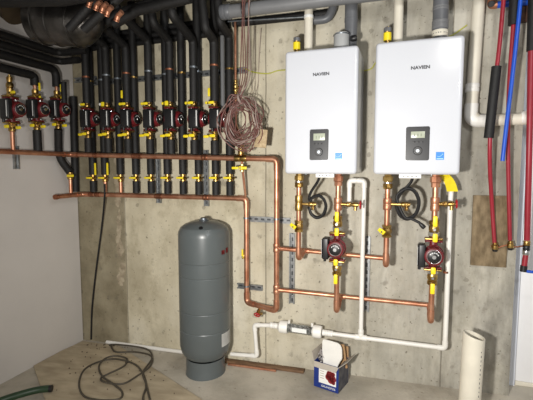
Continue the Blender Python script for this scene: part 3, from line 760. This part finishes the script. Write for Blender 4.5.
def drop(x, zt, dz, lab, zj):
    zjoin = zj-dz; zb2 = zjoin
    t = thing('copper_pipe', (x,-OV,zb2), lab, 'pipe')
    MB().tube(fillet([(x,-OV,zt),(x,-OV,zjoin),(x,-OH,zj)], .045, 8), Rv, 18).build('pipe', 'copper', t)
    e = V((x,-OV,zjoin)); MB().tube(fillet([e+V((0,0,.075)), e, e+V((0,.085,dz*.5))], .045, 8), Rv*1.14, 18).build('elbow', 'copper', t)
    b = MB(); b.lathe([(.021,-.0015),(.021,-.012),(.03,-.014),(.03,-.04),(.024,-.042),(.024,-.055),(.028,-.06),(.028,-.085),(.0235,-.09)], (x,-OV,HB), (0,0,1), 8); b.build('union', 'brass', t)
    MB().lathe([(.0245,-.048),(.0265,-.049),(.0265,-.056),(.0245,-.057)], (x,-OV,HB), (0,0,1), 18).build('union_ring', 'chrome', t)
    return t
def brass_branch(t, x, z, ln, drop_):
    b = MB(); b.cyl((x,-OV,z),(x+ln,-OV,z), .0095, n=12); b.lathe([(.013,0),(.016,.004),(.016,.02),(.012,.03),(.014,.04),(.012,.05)], (x+ln-.03,-OV,z), (1,0,0), 10)
    b.cyl((x+ln,-OV,z+.006),(x+ln,-OV-.015,z-.035), .011, n=10); b.sphere((x+ln,-OV,z), .015)
    b.build('drain_branch', 'brass', t)
# left heater, left drop
t = drop(xb, HB-.02, .02, 'left copper drop pipe with brass valve under the left water heater', zub1)
z = B(298,203,OV).z; sleeve(t, (xb,-OV,z), (0,0,1), .0255, .1, 'brass', 'tee'); brass_branch(t, xb, z-.005, .095, 1)
z = B(298,226,OV).z; ball_valve(t, (xb,-OV,z), (0,0,1), (-.5,-.86,0), (-.4,0,.3), .028, .075, .03, wide=.024)
# right heater, left drop
t = drop(xc, HB-.02, .006, 'left copper drop pipe with brass valve under the right water heater', zub2)
z = B(386,204,OV).z; sleeve(t, (xc,-OV,z), (0,0,1), .0255, .07, 'copper', 'tee'); brass_branch(t, xc, z, .11, 1)
z = B(386,231,OV).z; ball_valve(t, (xc,-OV,z), (0,0,1), (-.5,-.86,0), (-.4,0,.3), .028, .075, .03, wide=.024)
# pump drops
for side, x, pyp, zj, lab, dpx in (('left', xd, 247, zl1, 'right copper drop pipe through the pump under the left water heater', (350,205,360.5)), ('right', xe, 254, zl2, 'right copper drop pipe through the pump under the right water heater', (446,204,456.5))):
    cpx = 336.5 if side == 'left' else 432.5
    zp = B(cpx, pyp, OV).z
    t = thing('copper_pipe', (x,-OV,zj-.05), lab, 'pipe')
    MB().tube([(x,-OV,HB-.02),(x,-OV,zp+.085)], Rv, 18).build('pipe', 'copper', t)
    MB().tube(fillet([(x,-OV,zp-.085),(x,-OV,zj-.05),(x,-OH,zj)], .045, 8), Rv, 18).build('pipe', 'copper', t)
    e = V((x,-OV,zj-.05)); MB().tube(fillet([e+V((0,0,.075)), e, e+V((0,.085,.025))], .045, 8), Rv*1.14, 18).build('elbow', 'copper', t)
    b = MB(); b.lathe([(.021,-.0015),(.021,-.012),(.03,-.014),(.03,-.045),(.0245,-.05),(.0245,-.075)], (x,-OV,HB), (0,0,1), 8); b.build('union', 'copper', t)
    z = B(cpx, 204, OV).z; sleeve(t, (x,-OV,z), (0,0,1), .0255, .08, 'copper', 'tee')
    handwheel_valve(t, (x+.015,-OV,z), B(dpx[2], dpx[1], OV), (0,0,-1), .012, .023)
    for s, q in ((1, .15), (-1, .135)):
        zz = zp+s*q
        b = MB(); b.lathe([(.0245,-.05),(.029,-.045),(.029,-.028),(.024,-.024),(.03,-.008),(.03,.008),(.024,.024),(.029,.028),(.029,.045),(.0245,.05)], (x,-OV,zz), (0,0,1), 10)
        b.box((x,-OV,zp+s*.0915), (.1,.054,.012), None, .005)
        v = b.build('isolation_valve', 'brass', t)
        MB().lathe([(.0295,-.012),(.032,-.01),(.032,.01),(.0295,.012)], (x,-OV,zz-s*.03), (0,0,1), 8).build('union_ring', 'chrome', v)
        MB().cyl((x,-OV-.02,zz),(x,-OV-.046,zz), .008, n=10).build('valve_stem', 'chrome', v)
        if s > 0:
            MB().box((x+.002,-OV-.05,zz+.05), (.024,.008,.062), None, .006).build('lever', 'yellow', v)
            MB().box((x+.004,-OV-.058,zp+.106), (.026,.008,.05), None, .006).build('tag_lever', 'yellow', v)
        else:
            MB().box((x,-OV-.05,zz-.06), (.024,.008,.062), None, .006).build('lever', 'yellow', v)
            MB().box((x,-OV-.058,zp-.086), (.026,.008,.04), None, .006).build('tag_lever', 'yellow', v)
    place_pump((x,-OV,zp), 'red circulator pump facing forward under the %s water heater' % side, R(-90))

# ------------------------------------------------------------------ white condensate piping
rp = .0145
OC = .12
root = thing('drain_pipe', B(300,330,OC), 'thin white plastic drain pipe along the lower wall with risers to both water heaters', 'pipe')
PA = lambda px, py, off=OC: B(px, py, off)
x2 = PA(446.8,300).x; zc2 = PA(444,348).z; z1 = PA(391,341).z; x1 = PA(361.5,300).x; zx1 = PA(361,337.5).z; zn = PA(330,333.2).z
xi = PA(449,190).x
pipe(root, [PA(327,333), (x1,-OC,zx1), (x2,-OC,zc2), (x2,-OC,PA(446,250).z), (PA(450.5,200).x,-OC,PA(450,200).z), (PA(451.5,190).x,-OC,PA(450,184).z), (PA(438,184).x,-OC-.03,PA(440,179).z), (PA(438,184).x,-OC-.03,PA(438,201).z)], rp, 'pvc', rad=.03, fat=1.22)
pipe(root, [(x1,-OC,zx1), (x1,-OC,PA(362,250).z), (PA(364.3,184).x,-OC,PA(364,181).z), (PA(349.5,184).x,-OC,PA(350,180.5).z), (PA(349.5,184).x,-OC,PA(349.5,202).z)], rp, 'pvc', rad=.03, fat=1.22)
sleeve(root, (x1,-OC,zx1+.03), (0,0,1), .019, .05, 'pvc', 'tee'); sleeve(root, (x1,-OC,zx1), (x2-x1,0,zc2-zx1), .019, .08, 'pvc', 'tee')
clamp(root, (PA(446,272).x,-OC,PA(446,272).z), (0,0,1), .0175, 'copper_dull')
# left of the neutraliser: down and behind the tank
pipe(root, [PA(277,325.5), PA(254.5,325), PA(257,356), PA(231,354)], rp, 'pvc', rad=.03, fat=1.22)
# white floor pipe behind the tank
a, c = FL(111,339.5,.016), FL(184,351,.016)
o = MB().tube([(a.x,-.02,floor_z(a.x)+.016),(c.x+.15,-.02,floor_z(c.x+.15)+.016)], .0155, 14); o.recentre = True
tag(o.build('drain_pipe', 'pvc'), 'white plastic pipe lying on the floor along the wall left of the tank', 'pipe')
# neutraliser
p0, p1 = PA(274,325.5), PA(330,333.5); ax = p1-p0; ln = ax.length; root = thing('condensate_neutralizer', p0, 'clear plastic neutralizer tube with white end caps on the drain pipe', 'filter')
u = ax.normalized()
MB().lathe([(.029,ln*.2),(.029,ln*.8)], p0, u, 28).build('granules', 'granules', root)
b = MB(); b.lathe([(.031,ln*.14),(.034,ln*.14),(.034,ln*.86),(.031,ln*.86),(.031,ln*.14)], p0, u, 28); b.build('clear_tube', 'clear', root)
for s0, s1 in ((.12,.26),(.72,.86)):
    b = MB(); b.lathe([(.02,ln*s0-.018),(.03,ln*s0-.012),(.043,ln*s0),(.044,ln*s1-.012),(.04,ln*s1),(.033,ln*s1)], p0, u, 28); b.build('end_cap', 'pvc', root)
for f in (-.02,.06,.92,1.0): sleeve(root, p0+u*(ln*f), u, .021, .04, 'pvc', 'coupling')
for f in (.28,.69): MB().cyl(p0+u*ln*f, p0+u*ln*f+V((0,0,.055)), .008, n=10).build('vent_stub', 'pvc', root)
MB().box(p0+u*ln*.48+V((0,-.0345,.004)), (ln*.26,.001,.03), Matrix.Rotation(-math.atan2(u.z,u.x),3,'Y')).build('label', 'label', root)
# yellow warning tape tag
pts = [B(443.5,174.5,.16), B(447,178,.16), B(450.5,184,.155), B(452.5,191.5,.15)]
b = MB(); sp = smooth_path(pts, 5); wv = rt*.033
for a, c in zip(sp, sp[1:]): b.prism([a-wv, a+wv, c+wv, c-wv], (0,.0015,0))
o = b; o.recentre = True
tag(o.build('warning_tag', 'yellow'), 'yellow printed tag draped over the white pipe under the right water heater', 'tag')

# ------------------------------------------------------------------ grey expansion tank
tc = B(205.5, 300, .215); tx, ty = tc.x, -.225; tz = floor_z(tx); top = B(203,219.5,.215).z
root = thing('expansion_tank', (tx,ty,tz), 'tall grey steel expansion tank standing on the floor against the concrete wall', 'tank')
r = .184; zs = tz+.13; zd = top-.11
prof = [(0,zs-.03),(.06,zs-.028),(.11,zs-.012),(.15,zs+.012),(.172,zs+.045),(r,zs+.09)]
for sz in (.25,.39,.64,.74): prof += [(r,tz+sz-.006+.1),(r-.003,tz+sz+.1),(r,tz+sz+.006+.1)]
prof = sorted(prof, key=lambda q: q[1]); prof += [(r,zd),(r*.985,zd+.03),(r*.9,zd+.06),(r*.74,zd+.082),(r*.5,zd+.098),(r*.2,zd+.106),(0,zd+.108)]
MB().lathe(prof, (tx,ty,0), (0,0,1), 48).build('shell', 'tank', root, ang=25)
MB().lathe([(.14,tz),(.146,tz),(.146,tz+.01),(.142,tz+.02),(.142,zs-.004),(.138,zs-.004),(.138,tz)], (tx,ty,0), (0,0,1), 40).build('base_ring', 'tank', root)
MB().lathe([(.034,top-.008),(.036,top),(.026,top+.004),(.026,top+.012),(0,top+.012)], (tx,ty,0), (0,0,1), 20).build('port_collar', 'steel', root)
MB().lathe([(.024,top+.006),(.024,top+.015),(.02,top+.017),(0,top+.017)], (tx,ty,0), (0,0,1), 8).build('port_plug', 'black_plastic', root)
MB().lathe([(.017,-.01),(.017,.004),(.013,.012),(0,.014)], (tx+.05,ty-.135,zd+.066), (.15,-.6,.8), 14).build('air_valve_cap', 'black_plastic', root)
def patch(name, a0, a1, z0, z1, mt, rr=r+.0012, parent=root):
    b = MB(); n = 8; ring = []
    for k in range(n+1):
        a = a0+(a1-a0)*k/n; ring.append((math.cos(a), math.sin(a)))
    for (c0_, s0_), (c1_, s1_) in zip(ring, ring[1:]):
        q = [b.bm.verts.new((tx+c_*rr, ty+s_*rr, z_)) for c_, s_, z_ in ((c0_,s0_,z0),(c1_,s1_,z0),(c1_,s1_,z1),(c0_,s0_,z1))]; b.bm.faces.new(q)
    bmesh.ops.solidify(b.bm, geom=b.bm.faces[:], thickness=.001)
    return b.build(name, mt, parent)
zl0 = B(228,349,.25).z; patch('paper_label', R(-24), R(8), zl0+.03, zl0+.125, 'label')
zl0 = B(228,258,.25).z; patch('red_mark', R(-22), R(-12), zl0+.03, zl0+.06, 'print_red'); patch('red_mark', R(-8), R(2), zl0+.034, zl0+.07, 'print_red')

# ------------------------------------------------------------------ right hand side: white drain stack, coloured tubing
root = thing('waste_pipe', B(472,60,.045), 'thick white plastic drain pipe down the right side turning right beside the right water heater', 'pipe')
OP = .045
xv = B(472,60,OP).x; ze = B(480,121,OP).z
xt = B(476.8,30,OP); xv = B(471.3,100,OP).x; xtop = xv+(xt.x-xv)*(2.9-ze)/(xt.z-ze)
pipe(root, [(xtop,-OP,2.9), (xv,-OP,ze), (xv+.75,-OP,ze+.01)], .034, 'pvc_aged', 'pvc', rad=.075, n=22, fat=1.12)
sleeve(root, B(472.3,88,OP), (xtop-xv,0,2.9-ze), .039, .05, 'pvc', 'coupling')
sleeve(root, (B(527,121,OP).x,-OP,ze+.01), (1,0,0), .039, .07, 'pvc', 'coupling')
def tubing(pts, r, mt, lab, foam=None, ends=None, name='water_tube', group='coloured tubing on the right'):
    P = [B(*p) for p in pts]; d0 = P[0]-P[1]; P.insert(0, P[0]+d0*((2.97-P[0].z)/d0.z))
    t = thing(name, P[-1], lab, 'tube', group)
    MB().tube(smooth_path(P, 6), r, 12).build('tube', mt, t)
    for f in (foam or []):
        F = [B(*p) for p in f]; MB().tube(F, .026, 16).build('foam_sleeve', 'foam', t)
    for e in (ends or []):
        p = B(*e); b = MB(); b.lathe([(.017,-.02),(.019,-.014),(.019,.004),(.014,.01),(.014,.022)], p, (0,0,1), 12); b.build('end_fitting', 'brass', t)
        MB().lathe([(.0,-.034),(.012,-.034),(.014,-.03),(.014,-.018)], p, (0,0,1), 12).build('end_plug', 'black_plastic', t)
    return t
OX = .16
tubing([(504,-6,OX),(499,50,OX),(492.5,100,OX),(490,140,OX),(490,170,OX-.04),(492,205,.06),(494.5,243,.045)], .0115, 'red_pex', 'leftmost red water tube with a black foam sleeve around its middle', [[(496.5,66.5,OX),(488.6,138,OX)]], [(495,246,.045)])
tubing([(515,-6,.14),(513,30,.14),(509.5,80,.14),(508,130,.12),(508.5,180,.08),(510,240,.045)], .0115, 'red_pex', 'middle red water tube behind the blue one with foam at its top', [[(514.5,-4,.14),(513,25,.14)]], [(510.5,244.5,.045)])
tubing([(533,-6,.106),(531,55,.106),(529.5,140,.106),(528,200,.07),(527,240,.045)], .0165, 'red_pex', 'thick red water tube at the right picture edge with foam at its top', [[(533.4,-4,.106),(531.6,51,.106)]], None)
p = B(524.5,240,.045); t = thing('tube_connector', B(524.5,262,.05), 'black plugs and short red piece below the thick red tube at the right edge', 'fitting')
for py, m2 in ((243,'brass'),(248,'black_plastic'),(252.5,'chrome')): sleeve(t, B(526.8-(py-243)*.08,py,.045), (0,0,1), .019, .028, m2, 'ring')
MB().tube([B(525.8,254,.045), B(524,268,.045)], .0155, 12).build('tube', 'red_pex', t)
MB().tube([B(524,265.5,.045), B(523.3,271.5,.045)], .019, 12).build('plug', 'black_plastic', t)
MB().tube(smooth_path([B(524,270,.05), B(528,271.5,.05), B(540,272.5,.05)], 4), .009, 12).build('blue_tube', 'blue_pex', t)
tubing([(521,-6,.168),(518,25,.168),(512,80,.168),(506.5,125,.168),(502.5,161,.168)], .011, 'blue_pex', 'upright blue water tube crossing the white drain pipe on the right')
t = thing('water_tube', B(488,5,.05), 'horizontal blue water tube at the top right with a copper elbow', 'tube', 'coloured tubing on the right')
MB().tube([B(496,5,.05), B(560,-1.5,.05)], .019, 14).build('tube', 'blue_pex', t)
MB().tube(fillet([B(497,5,.05), B(491,5.7,.05), V((B(491,0,.05).x,-.05,2.68))], .025, 6), .021, 14).build('copper_elbow', 'copper', t)
MB().cyl(B(490.5,4.5,.05)+V((0,-.01,0)), B(490.5,4.5,.05)+V((0,-.036,-.01)), .017, n=14).build('open_end', 'black_plastic', t)
# clip wire between the tube ends
o = MB().tube(smooth_path([B(491,246,.04), B(498,247.5,.04), B(503,246,.04), B(510,245,.04), B(516,247,.04), B(527,245,.04)], 4), .0045, 8); o.recentre = True
tag(o.build('pipe_strap', 'copper_dull'), 'thin copper strap holding the ends of the red tubes', 'strap')
b = MB(); a, c = B(515,17,.0), B(534,7,.0); b.box(((a.x+c.x)/2+.05,-.02,a.z+.01), (.24,.04,.1), None, .003); b.recentre = True
tag(b.build('wood_block', 'brown_wood'), 'dark brown wood block at the top right behind the blue tube', 'block')
# plywood board on the concrete
a, c = B(473,195,0), B(505.5,267,0); b = MB(); b.box(((a.x+c.x)/2,-.01,(a.z+c.z)/2), (c.x-a.x,.019,a.z-c.z), None, .002); b.recentre = True
tag(b.build('plywood_board', 'wood'), 'weathered plywood board fixed to the concrete behind the red tubes', 'board')

# ------------------------------------------------------------------ wiring coil and its neighbours
cc = B(241,121,.27); root = thing('cable_coil', cc-V((0,0,.16)), 'hanging coil of brown thermostat cables right of the pump row', 'cable')
rnd = random.Random(3)
hang = B(236,96,.27)
for k in range(20):
    rx, rz = rnd.uniform(.075,.165), rnd.uniform(.1,.185); ox, oz = rnd.uniform(-.025,.025), rnd.uniform(-.03,.02)
    if k > 13: rx, rz = rnd.uniform(.03,.1), rnd.uniform(.05,.13)
    pts = []
    for j in range(9):
        a = R(90)+2*math.pi*j/9; u = 1+rnd.uniform(-.2,.17); pts.append(V((cc.x+ox+rx*u*math.cos(a), -.27+rnd.uniform(-.035,.035), cc.z+oz+rz*u*math.sin(a))))
    pts[0] = V((hang.x+rnd.uniform(-.02,.06), -.27+rnd.uniform(-.02,.02), cc.z+rz*.95))
    b = MB(); b.tube(smooth_path(pts, 5, True)+[pts[0]], .0036, 6); b.build('cable_loop', 'cable' if k % 6 else 'cable_grey', root)
for k in range(5):
    x0 = 238+rnd.uniform(-1.5,3); x1 = 241+k*2.2; pts = [B(x0,99,.27), B(x1-1,80,.25), B(x1,55,.26), B(x1+rnd.uniform(-2,2),15,.31), B(x1+1,-8,.32)]
    MB().tube(smooth_path(pts, 5), .0038, 6).build('cable_strand', 'cable' if k < 4 else 'cable_grey', root)
for k in range(3):
    pts = [B(249+k*6,30-k,.03), B(251+k*4,60,.015), B(252+k*3,85,.015), B(248+k*2,104,.22)]
    MB().tube(smooth_path(pts, 5), .0022, 6).build('thin_strand', 'cable_grey', root)
MB().torus(B(240,99,.27), (1,0,.3), .03, .008, 18, 8).build('tape_wrap', 'cable_grey', root)
a = B(261,138.5,.25); b = MB(); b.box(a, (.085,.012,.12), Matrix.Rotation(R(6),3,'Y'), .003); b.recentre = True
tag(b.build('cardboard_tag', 'tag'), 'beige cardboard tag hanging at the lower right of the brown cable coil', 'tag')
root = thing('feed_pipe', B(241,157,OS), 'thin copper feed pipe with brass fittings dropping through the cable coil onto the upper header', 'pipe')
xf = B(235.5,80,.1).x; xg = B(241,160,OS).x; zh = header_z_up(xg)
MB().tube(fillet([(xf,-.1,B(236,22,.1).z),(xf,-.1,B(235,125,.1).z),(xg,-OS,B(241,138,OS).z),(xg,-OS,zh)], .03, 6), .0085, 12).build('pipe', 'copper', root)
for py, rr, ln in ((82,.014,.03),(88,.017,.05),(94,.014,.03)): sleeve(root, (xf,-.1,B(235,py,.1).z), (0,0,1), rr, ln, 'brass', 'fitting')
MB().cyl((xf,-.1,B(235,88,.1).z),(xf+.035,-.1,B(235,88,.1).z), .009, n=10).build('side_port', 'brass', root)
sleeve(root, (xg,-OS,B(241,150,OS).z), (0,0,1), .022, .07, 'brass', 'adapter')
sleeve(root, (xg,-OS,zh), (1,0,0), .024, .09, 'brass', 'header_tee')
MB().cyl((xg+.005,-OS,zh-.016),(xg+.005,-.1,header_z_lo(xu)+.02), .0085, n=12).build('lower_pipe', 'copper', root)
ball_valve(root, (xg+.003,-OS+.01,B(243,168,OS).z), (0,0,1), (0,-1,0), (1,0,0), .016, .05, .05, wide=.02)
MB().box((xg-.03,-OS-.036,B(243,168,OS).z), (.05,.008,.018), None, .004).build('lever_end', 'yellow', root)
# yellow green wire across the wall
pts = [B(232,68,.02), B(243,68,.01), B(253,72,.008), B(268,73.5,.008), B(284,70,.01), B(330,73,.01), B(368,70,.01), B(379,61,.01), B(420,50,.01), B(448,37,.01), B(455,33.5,.01), B(467,25,.012)]
o = MB().tube(smooth_path(pts, 5), .0042, 8); o.recentre = True
tag(o.build('ground_wire', 'ywire'), 'yellow green wire strung across the concrete behind both water heaters', 'wire')
# grey conduit in the pump row
x = B(222.3,70,.03).x; o = MB().tube([(x,-.026,B(222,128,.03).z),(x,-.026,B(150,41.5,.023).z-.024)], .0165, 14); o.recentre = True
tag(o.build('conduit', 'grey_pvc'), 'grey plastic conduit between the last two black pipes of the pump row', 'pipe')
# black cable falling from the lower header to the floor
pts = [B(104.5,184,.13), B(104.5,198,.13), B(102,225,.06), B(95.5,275,.05), B(92,310,.03), B(91,336,.03)]
pts[-1].z = floor_z(pts[-1].x)+.014+.012
o = MB().tube(smooth_path(pts, 8), .0075, 8); o.recentre = True
tag(o.build('black_cable', 'cord'), 'black cable hanging from the lower copper header down the corner', 'cable')

# ------------------------------------------------------------------ floor things
# plywood sheet with an irregular edge
def fz(p, h): return V((p.x, p.y, floor_z(p.x)+h))
poly = [FL(26.5,366), FL(60,351), FL(86,341), FL(128,342), FL(200,400), FL(236,429), FL(70,450), FL(45,400)]
for p in poly: p.y = min(p.y, -.055); p.x = max(p.x, XL+.008)
b = MB(); b.prism([fz(p, .001) for p in poly], (0,0,.012)); b.recentre = True
tag(b.build('plywood_sheet', 'ply'), 'dusty plywood sheet lying on the floor in the left corner', 'board')
hb = .0135
# tangled cable on the plywood
cx = [(150,400),(146,384),(143,372),(152,358),(150,346),(133,337),(118,340),(111,346),(116,352),(135,352),(151,356),(150,366),(137,376),(122,384),(104,382),(101,378),(108,374),(124,366),(127,359),(117,356),(106,358),(99,366),(102,376),(113,384),(122,392),(119,399),(100,400),(84,396),(79,384),(84,370),(98,362),(115,359),(134,364),(143,374),(146,386),(143,397),(144,408)]
pts = []
for i, (a, c) in enumerate(cx):
    p = FL(a, c, hb+.008+.006*((i*7) % 3)); p.y = min(p.y, -.07); pts.append(p)
o = MB().tube(smooth_path(pts, 6), .0068, 8); o.recentre = True
tag(o.build('coiled_cable', 'blackwire'), 'dark cable lying in loose loops on the plywood sheet', 'cable')
pts = [FL(-30,414,.026), FL(0,401,.028), FL(25,393,.038), FL(40,389.5,.038), FL(51,388.5,.038)]
t = thing('garden_hose', pts[-1], 'thick dark green hose end lying over the plywood at lower left', 'hose')
MB().tube(smooth_path(pts, 6), .023, 16).build('hose', 'hose', t)
MB().cyl(pts[-1]-(pts[-1]-pts[-2]).normalized()*.01, pts[-1]+(pts[-1]-pts[-2]).normalized()*.006, .0238, n=16).build('cut_end', 'black_plastic', t)
# crumbs
b = MB(); rn = random.Random(5)
for k in range(70):
    c = 344+52*rn.random()**2.2; a = rn.uniform(86-(c-344)*.9, 126+(c-344)*1.1)
    s = rn.uniform(.0025,.006) if k else .011
    p = FL(a, c, hb+s*.6+.0006); p.y = min(p.y, -.07)
    if p.x < XL+.05: continue
    b.sphere(p, s, (1,1,.6), 6, 4)
b.recentre = True
tag(b.build('dirt_crumbs', 'debris'), 'crumbs of dirt scattered over the plywood sheet', 'debris', kind='stuff')
# wood strip and thin copper offcut by the wall
a, c = FL(214,365.5), FL(303,375); 
d = V((c.x-a.x, -.02, floor_z(c.x)-floor_z(a.x))); 
m = Matrix.Rotation(-math.atan2(d.z, d.x), 3, 'Y')
b = MB(); mid = V(((a.x+c.x)/2, -.055, floor_z((a.x+c.x)/2)+.011)); b.box(mid, (d.length,.045,.02), m, .003); b.recentre = True
tag(b.build('wood_strip', 'stick'), 'brown wood strip lying on the floor along the wall right of the tank', 'wood')
a, c = FL(226,367.5), FL(275,373.5); o = MB().tube([(a.x,-.1,floor_z(a.x)+.009),(c.x,-.1,floor_z(c.x)+.009)], .008, 12); o.recentre = True
tag(o.build('copper_tube', 'copper'), 'thin copper tube offcut on the floor in front of the wood strip', 'pipe')
# blue carton
A, Bc, Cc = FL(313.8,387), FL(338.2,394.3), FL(349.8,383)
A, Bc, Cc = [V((p.x,p.y,0)) for p in (A, Bc, Cc)]
e1 = (Bc-A); e2 = Cc-Bc; e2 = e2-e1.normalized()*e2.dot(e1.normalized()); w1, w2 = e1.length, e2.length; e1.normalize(); e2.normalize()
z0 = floor_z(Bc.x)+.003; hh = .175
root = thing('pump_carton', A.lerp(Bc,.5)+V((0,0,z0)), 'open blue and white printed carton on the floor below the white drain pipe', 'box')
rb = Matrix((e1, e2, V((0,0,1)))).transposed(); org = A
def bp(u, v, z): return org+e1*u+e2*v+V((0,0,z0+z))
tk = .004
b = MB(); b.box(bp(w1/2,tk/2,hh/2), (w1,tk,hh), rb); b.box(bp(w1/2,w2-tk/2,hh/2), (w1,tk,hh), rb); b.box(bp(tk/2,w2/2,hh/2), (tk,w2-2*tk,hh), rb); b.box(bp(w1/2,w2/2,tk/2), (w1-2*tk,w2-2*tk,tk), rb); b.build('carton_walls', 'box_blue', root)
MB().box(bp(w1-tk/2,w2/2,hh/2), (tk,w2-2*tk,hh), rb).build('side_wall', 'box_side', root)
pn = MB(); pn.box(bp(w1*.56,-.0006,hh*.56), (w1*.7,.0012,hh*.68), rb); pw = pn.build('printed_panel', 'label', root)
pr = MB()
for u, z, s in ((.68,.6,.03),(.6,.52,.022),(.78,.5,.024),(.7,.42,.022),(.62,.68,.016),(.79,.68,.015),(.8,.36,.014)):
    pr.lathe([(0,.0012),(s,.0012),(s,.002),(0,.002)], bp(w1*u,0,hh*z), -e2, 14)
pr.build('pump_picture', 'print_red', pw)
ln_ = MB()
for k in range(5): ln_.box(bp(w1*.34,-.0016,hh*(.78-.09*k)), (w1*.16,.0005,.004), rb)
ln_.build('panel_print', 'carton', pw)
rr = Matrix((e1, V((0,0,1)), -e2)).transposed()
text_mesh('lettering', 'GRUNDFOS', .019, bp(w1*.6,-.0012,hh*.11), 'label', root, rot=rr, spacing=1.0)
def flap(p0, p1, out, ln2, droop, mt='carton'):
    o2 = V(out).normalized()*math.cos(droop)+V((0,0,1))*math.sin(droop); b = MB(); nrm = (p1-p0).cross(o2).normalized()*.003
    b.prism([p0, p1, p1+o2*ln2-(p1-p0)*.06, p0+o2*ln2+(p1-p0)*.06], nrm); b.build('flap', mt, root)
flap(bp(0,0,hh), bp(w1,0,hh), -e2, .035, R(-50)); flap(bp(w1,0,hh), bp(w1,w2,hh), e1, .075, R(42)); flap(bp(0,w2,hh), bp(0,0,hh), -e1, .06, R(70)); flap(bp(w1,w2,hh), bp(0,w2,hh), e2, .07, R(75), 'kraft')
# packing in the carton
rb2 = rb @ Matrix.Rotation(R(-16),3,'X')
o = MB(); o.sphere(bp(w1*.2,w2*.42,hh*1.08), .034, (.8,.9,1.3), 20, 14)
rn = random.Random(9)
for v in o.bm.verts: v.co += V((rn.uniform(-.012,.012), rn.uniform(-.012,.012), rn.uniform(-.014,.014)))
o.recentre = True
tag(o.build('plastic_bag', 'bag'), 'crumpled clear plastic bag in the left half of the open carton', 'bag')
sh = MB(); pts = [(-.045,-.1),(.045,-.1),(.05,-.035),(.074,.01),(.064,.07),(.05,.092),(.03,.1),(-.03,.102),(-.075,.1),(-.078,.085),(-.07,.02),(-.05,-.035)]
cp_ = bp(w1*.6,w2*.24,hh+.035); sh.prism([cp_+(rb2@V((u,0,v))) for u, v in pts], rb2@V((0,.014,0)))
bmesh.ops.bevel(sh.bm, geom=sh.bm.edges[:], offset=.003, segments=2, affect='EDGES'); sh.recentre = True
tag(sh.build('foam_insert', 'paper'), 'white rounded packing insert standing up out of the blue carton', 'packing')
kf = MB(); cp_ = bp(w1*.72,w2*.72,hh+.02); kf.box(cp_, (.1,.012,.16), rb@Matrix.Rotation(R(-10),3,'Y'), .002); kf.recentre = True
tag(kf.build('kraft_insert', 'kraft'), 'brown cardboard insert behind the white packing in the carton', 'packing')

# PVC offcut standing on the floor at the right
pc = B(474,335,.33); rad = .057; pt = V((pc.x,-.33,pc.z)); pb = V((pc.x-.012,-.345,floor_z(pc.x)))
root = thing('pvc_offcut', pb, 'short length of thick white plastic pipe standing upright on the floor at the lower right', 'pipe')
b = MB(); n = 40; rings = []
axd = (pt-pb).normalized()
for rr_, top_ in ((rad,False),(rad,True),(rad-.006,True),(rad-.006,False)):
    ring = []
    for k in range(n):
        a = 2*math.pi*k/n; p = (pt if top_ else pb)+V((math.cos(a)*rr_, math.sin(a)*rr_, 0))
        if top_: p.z += -.016*math.cos(a)+.0*math.sin(a)
        ring.append(b.bm.verts.new(p))
    rings.append(ring)
rings.append(rings[0])
for a, c in zip(rings, rings[1:]):
    for k in range(n): b.bm.faces.new((a[k], a[(k+1) % n], c[(k+1) % n], c[k]))
ps = b.build('pipe_shell', 'pvc_aged', root)
b = MB()
for k in range(16): b.box(pb.lerp(pt, .1+.05*k)+V((.035,-.0453,0)), (.0035,.0008,.012 if k % 3 else .007))
b.build('pipe_print', 'ink', ps)

# ------------------------------------------------------------------ light
wd = bpy.data.worlds.new('basement_air'); SC.world = wd; wd.use_nodes = True
bg = wd.node_tree.nodes['Background']; bg.inputs['Color'].default_value = (1,.97,.92,1); bg.inputs['Strength'].default_value = .45
def light(name, kind, loc, energy, col, size=.1, target=None, spot=None, blend=.5):
    d = bpy.data.lights.new(name, kind); d.energy = energy; d.color = col
    if kind == 'AREA': d.size = size
    else: d.shadow_soft_size = size
    if spot: d.spot_size = spot; d.spot_blend = blend
    o = bpy.data.objects.new(name, d); COL.objects.link(o); o.location = loc
    if target: o.rotation_euler = (V(target)-V(loc)).to_track_quat('-Z','Y').to_euler()
    return o
light('work_light', 'SPOT', (-.44,-2.72,1.39), 300, (1,.965,.91), .06, (-.55,0,1.25), R(125), 1.0)
light('ceiling_bulb', 'POINT', (.55,-1.9,2.78), 30, (1,.96,.9), .06)
light('ceiling_bulb', 'POINT', (1.6,-3.2,2.7), 70, (.9,.95,1), .1)

vs = SC.view_settings; vs.view_transform = 'Standard'; vs.look = 'None'; vs.gamma = 1; vs.use_curve_mapping = False
vs.exposure = -0.08
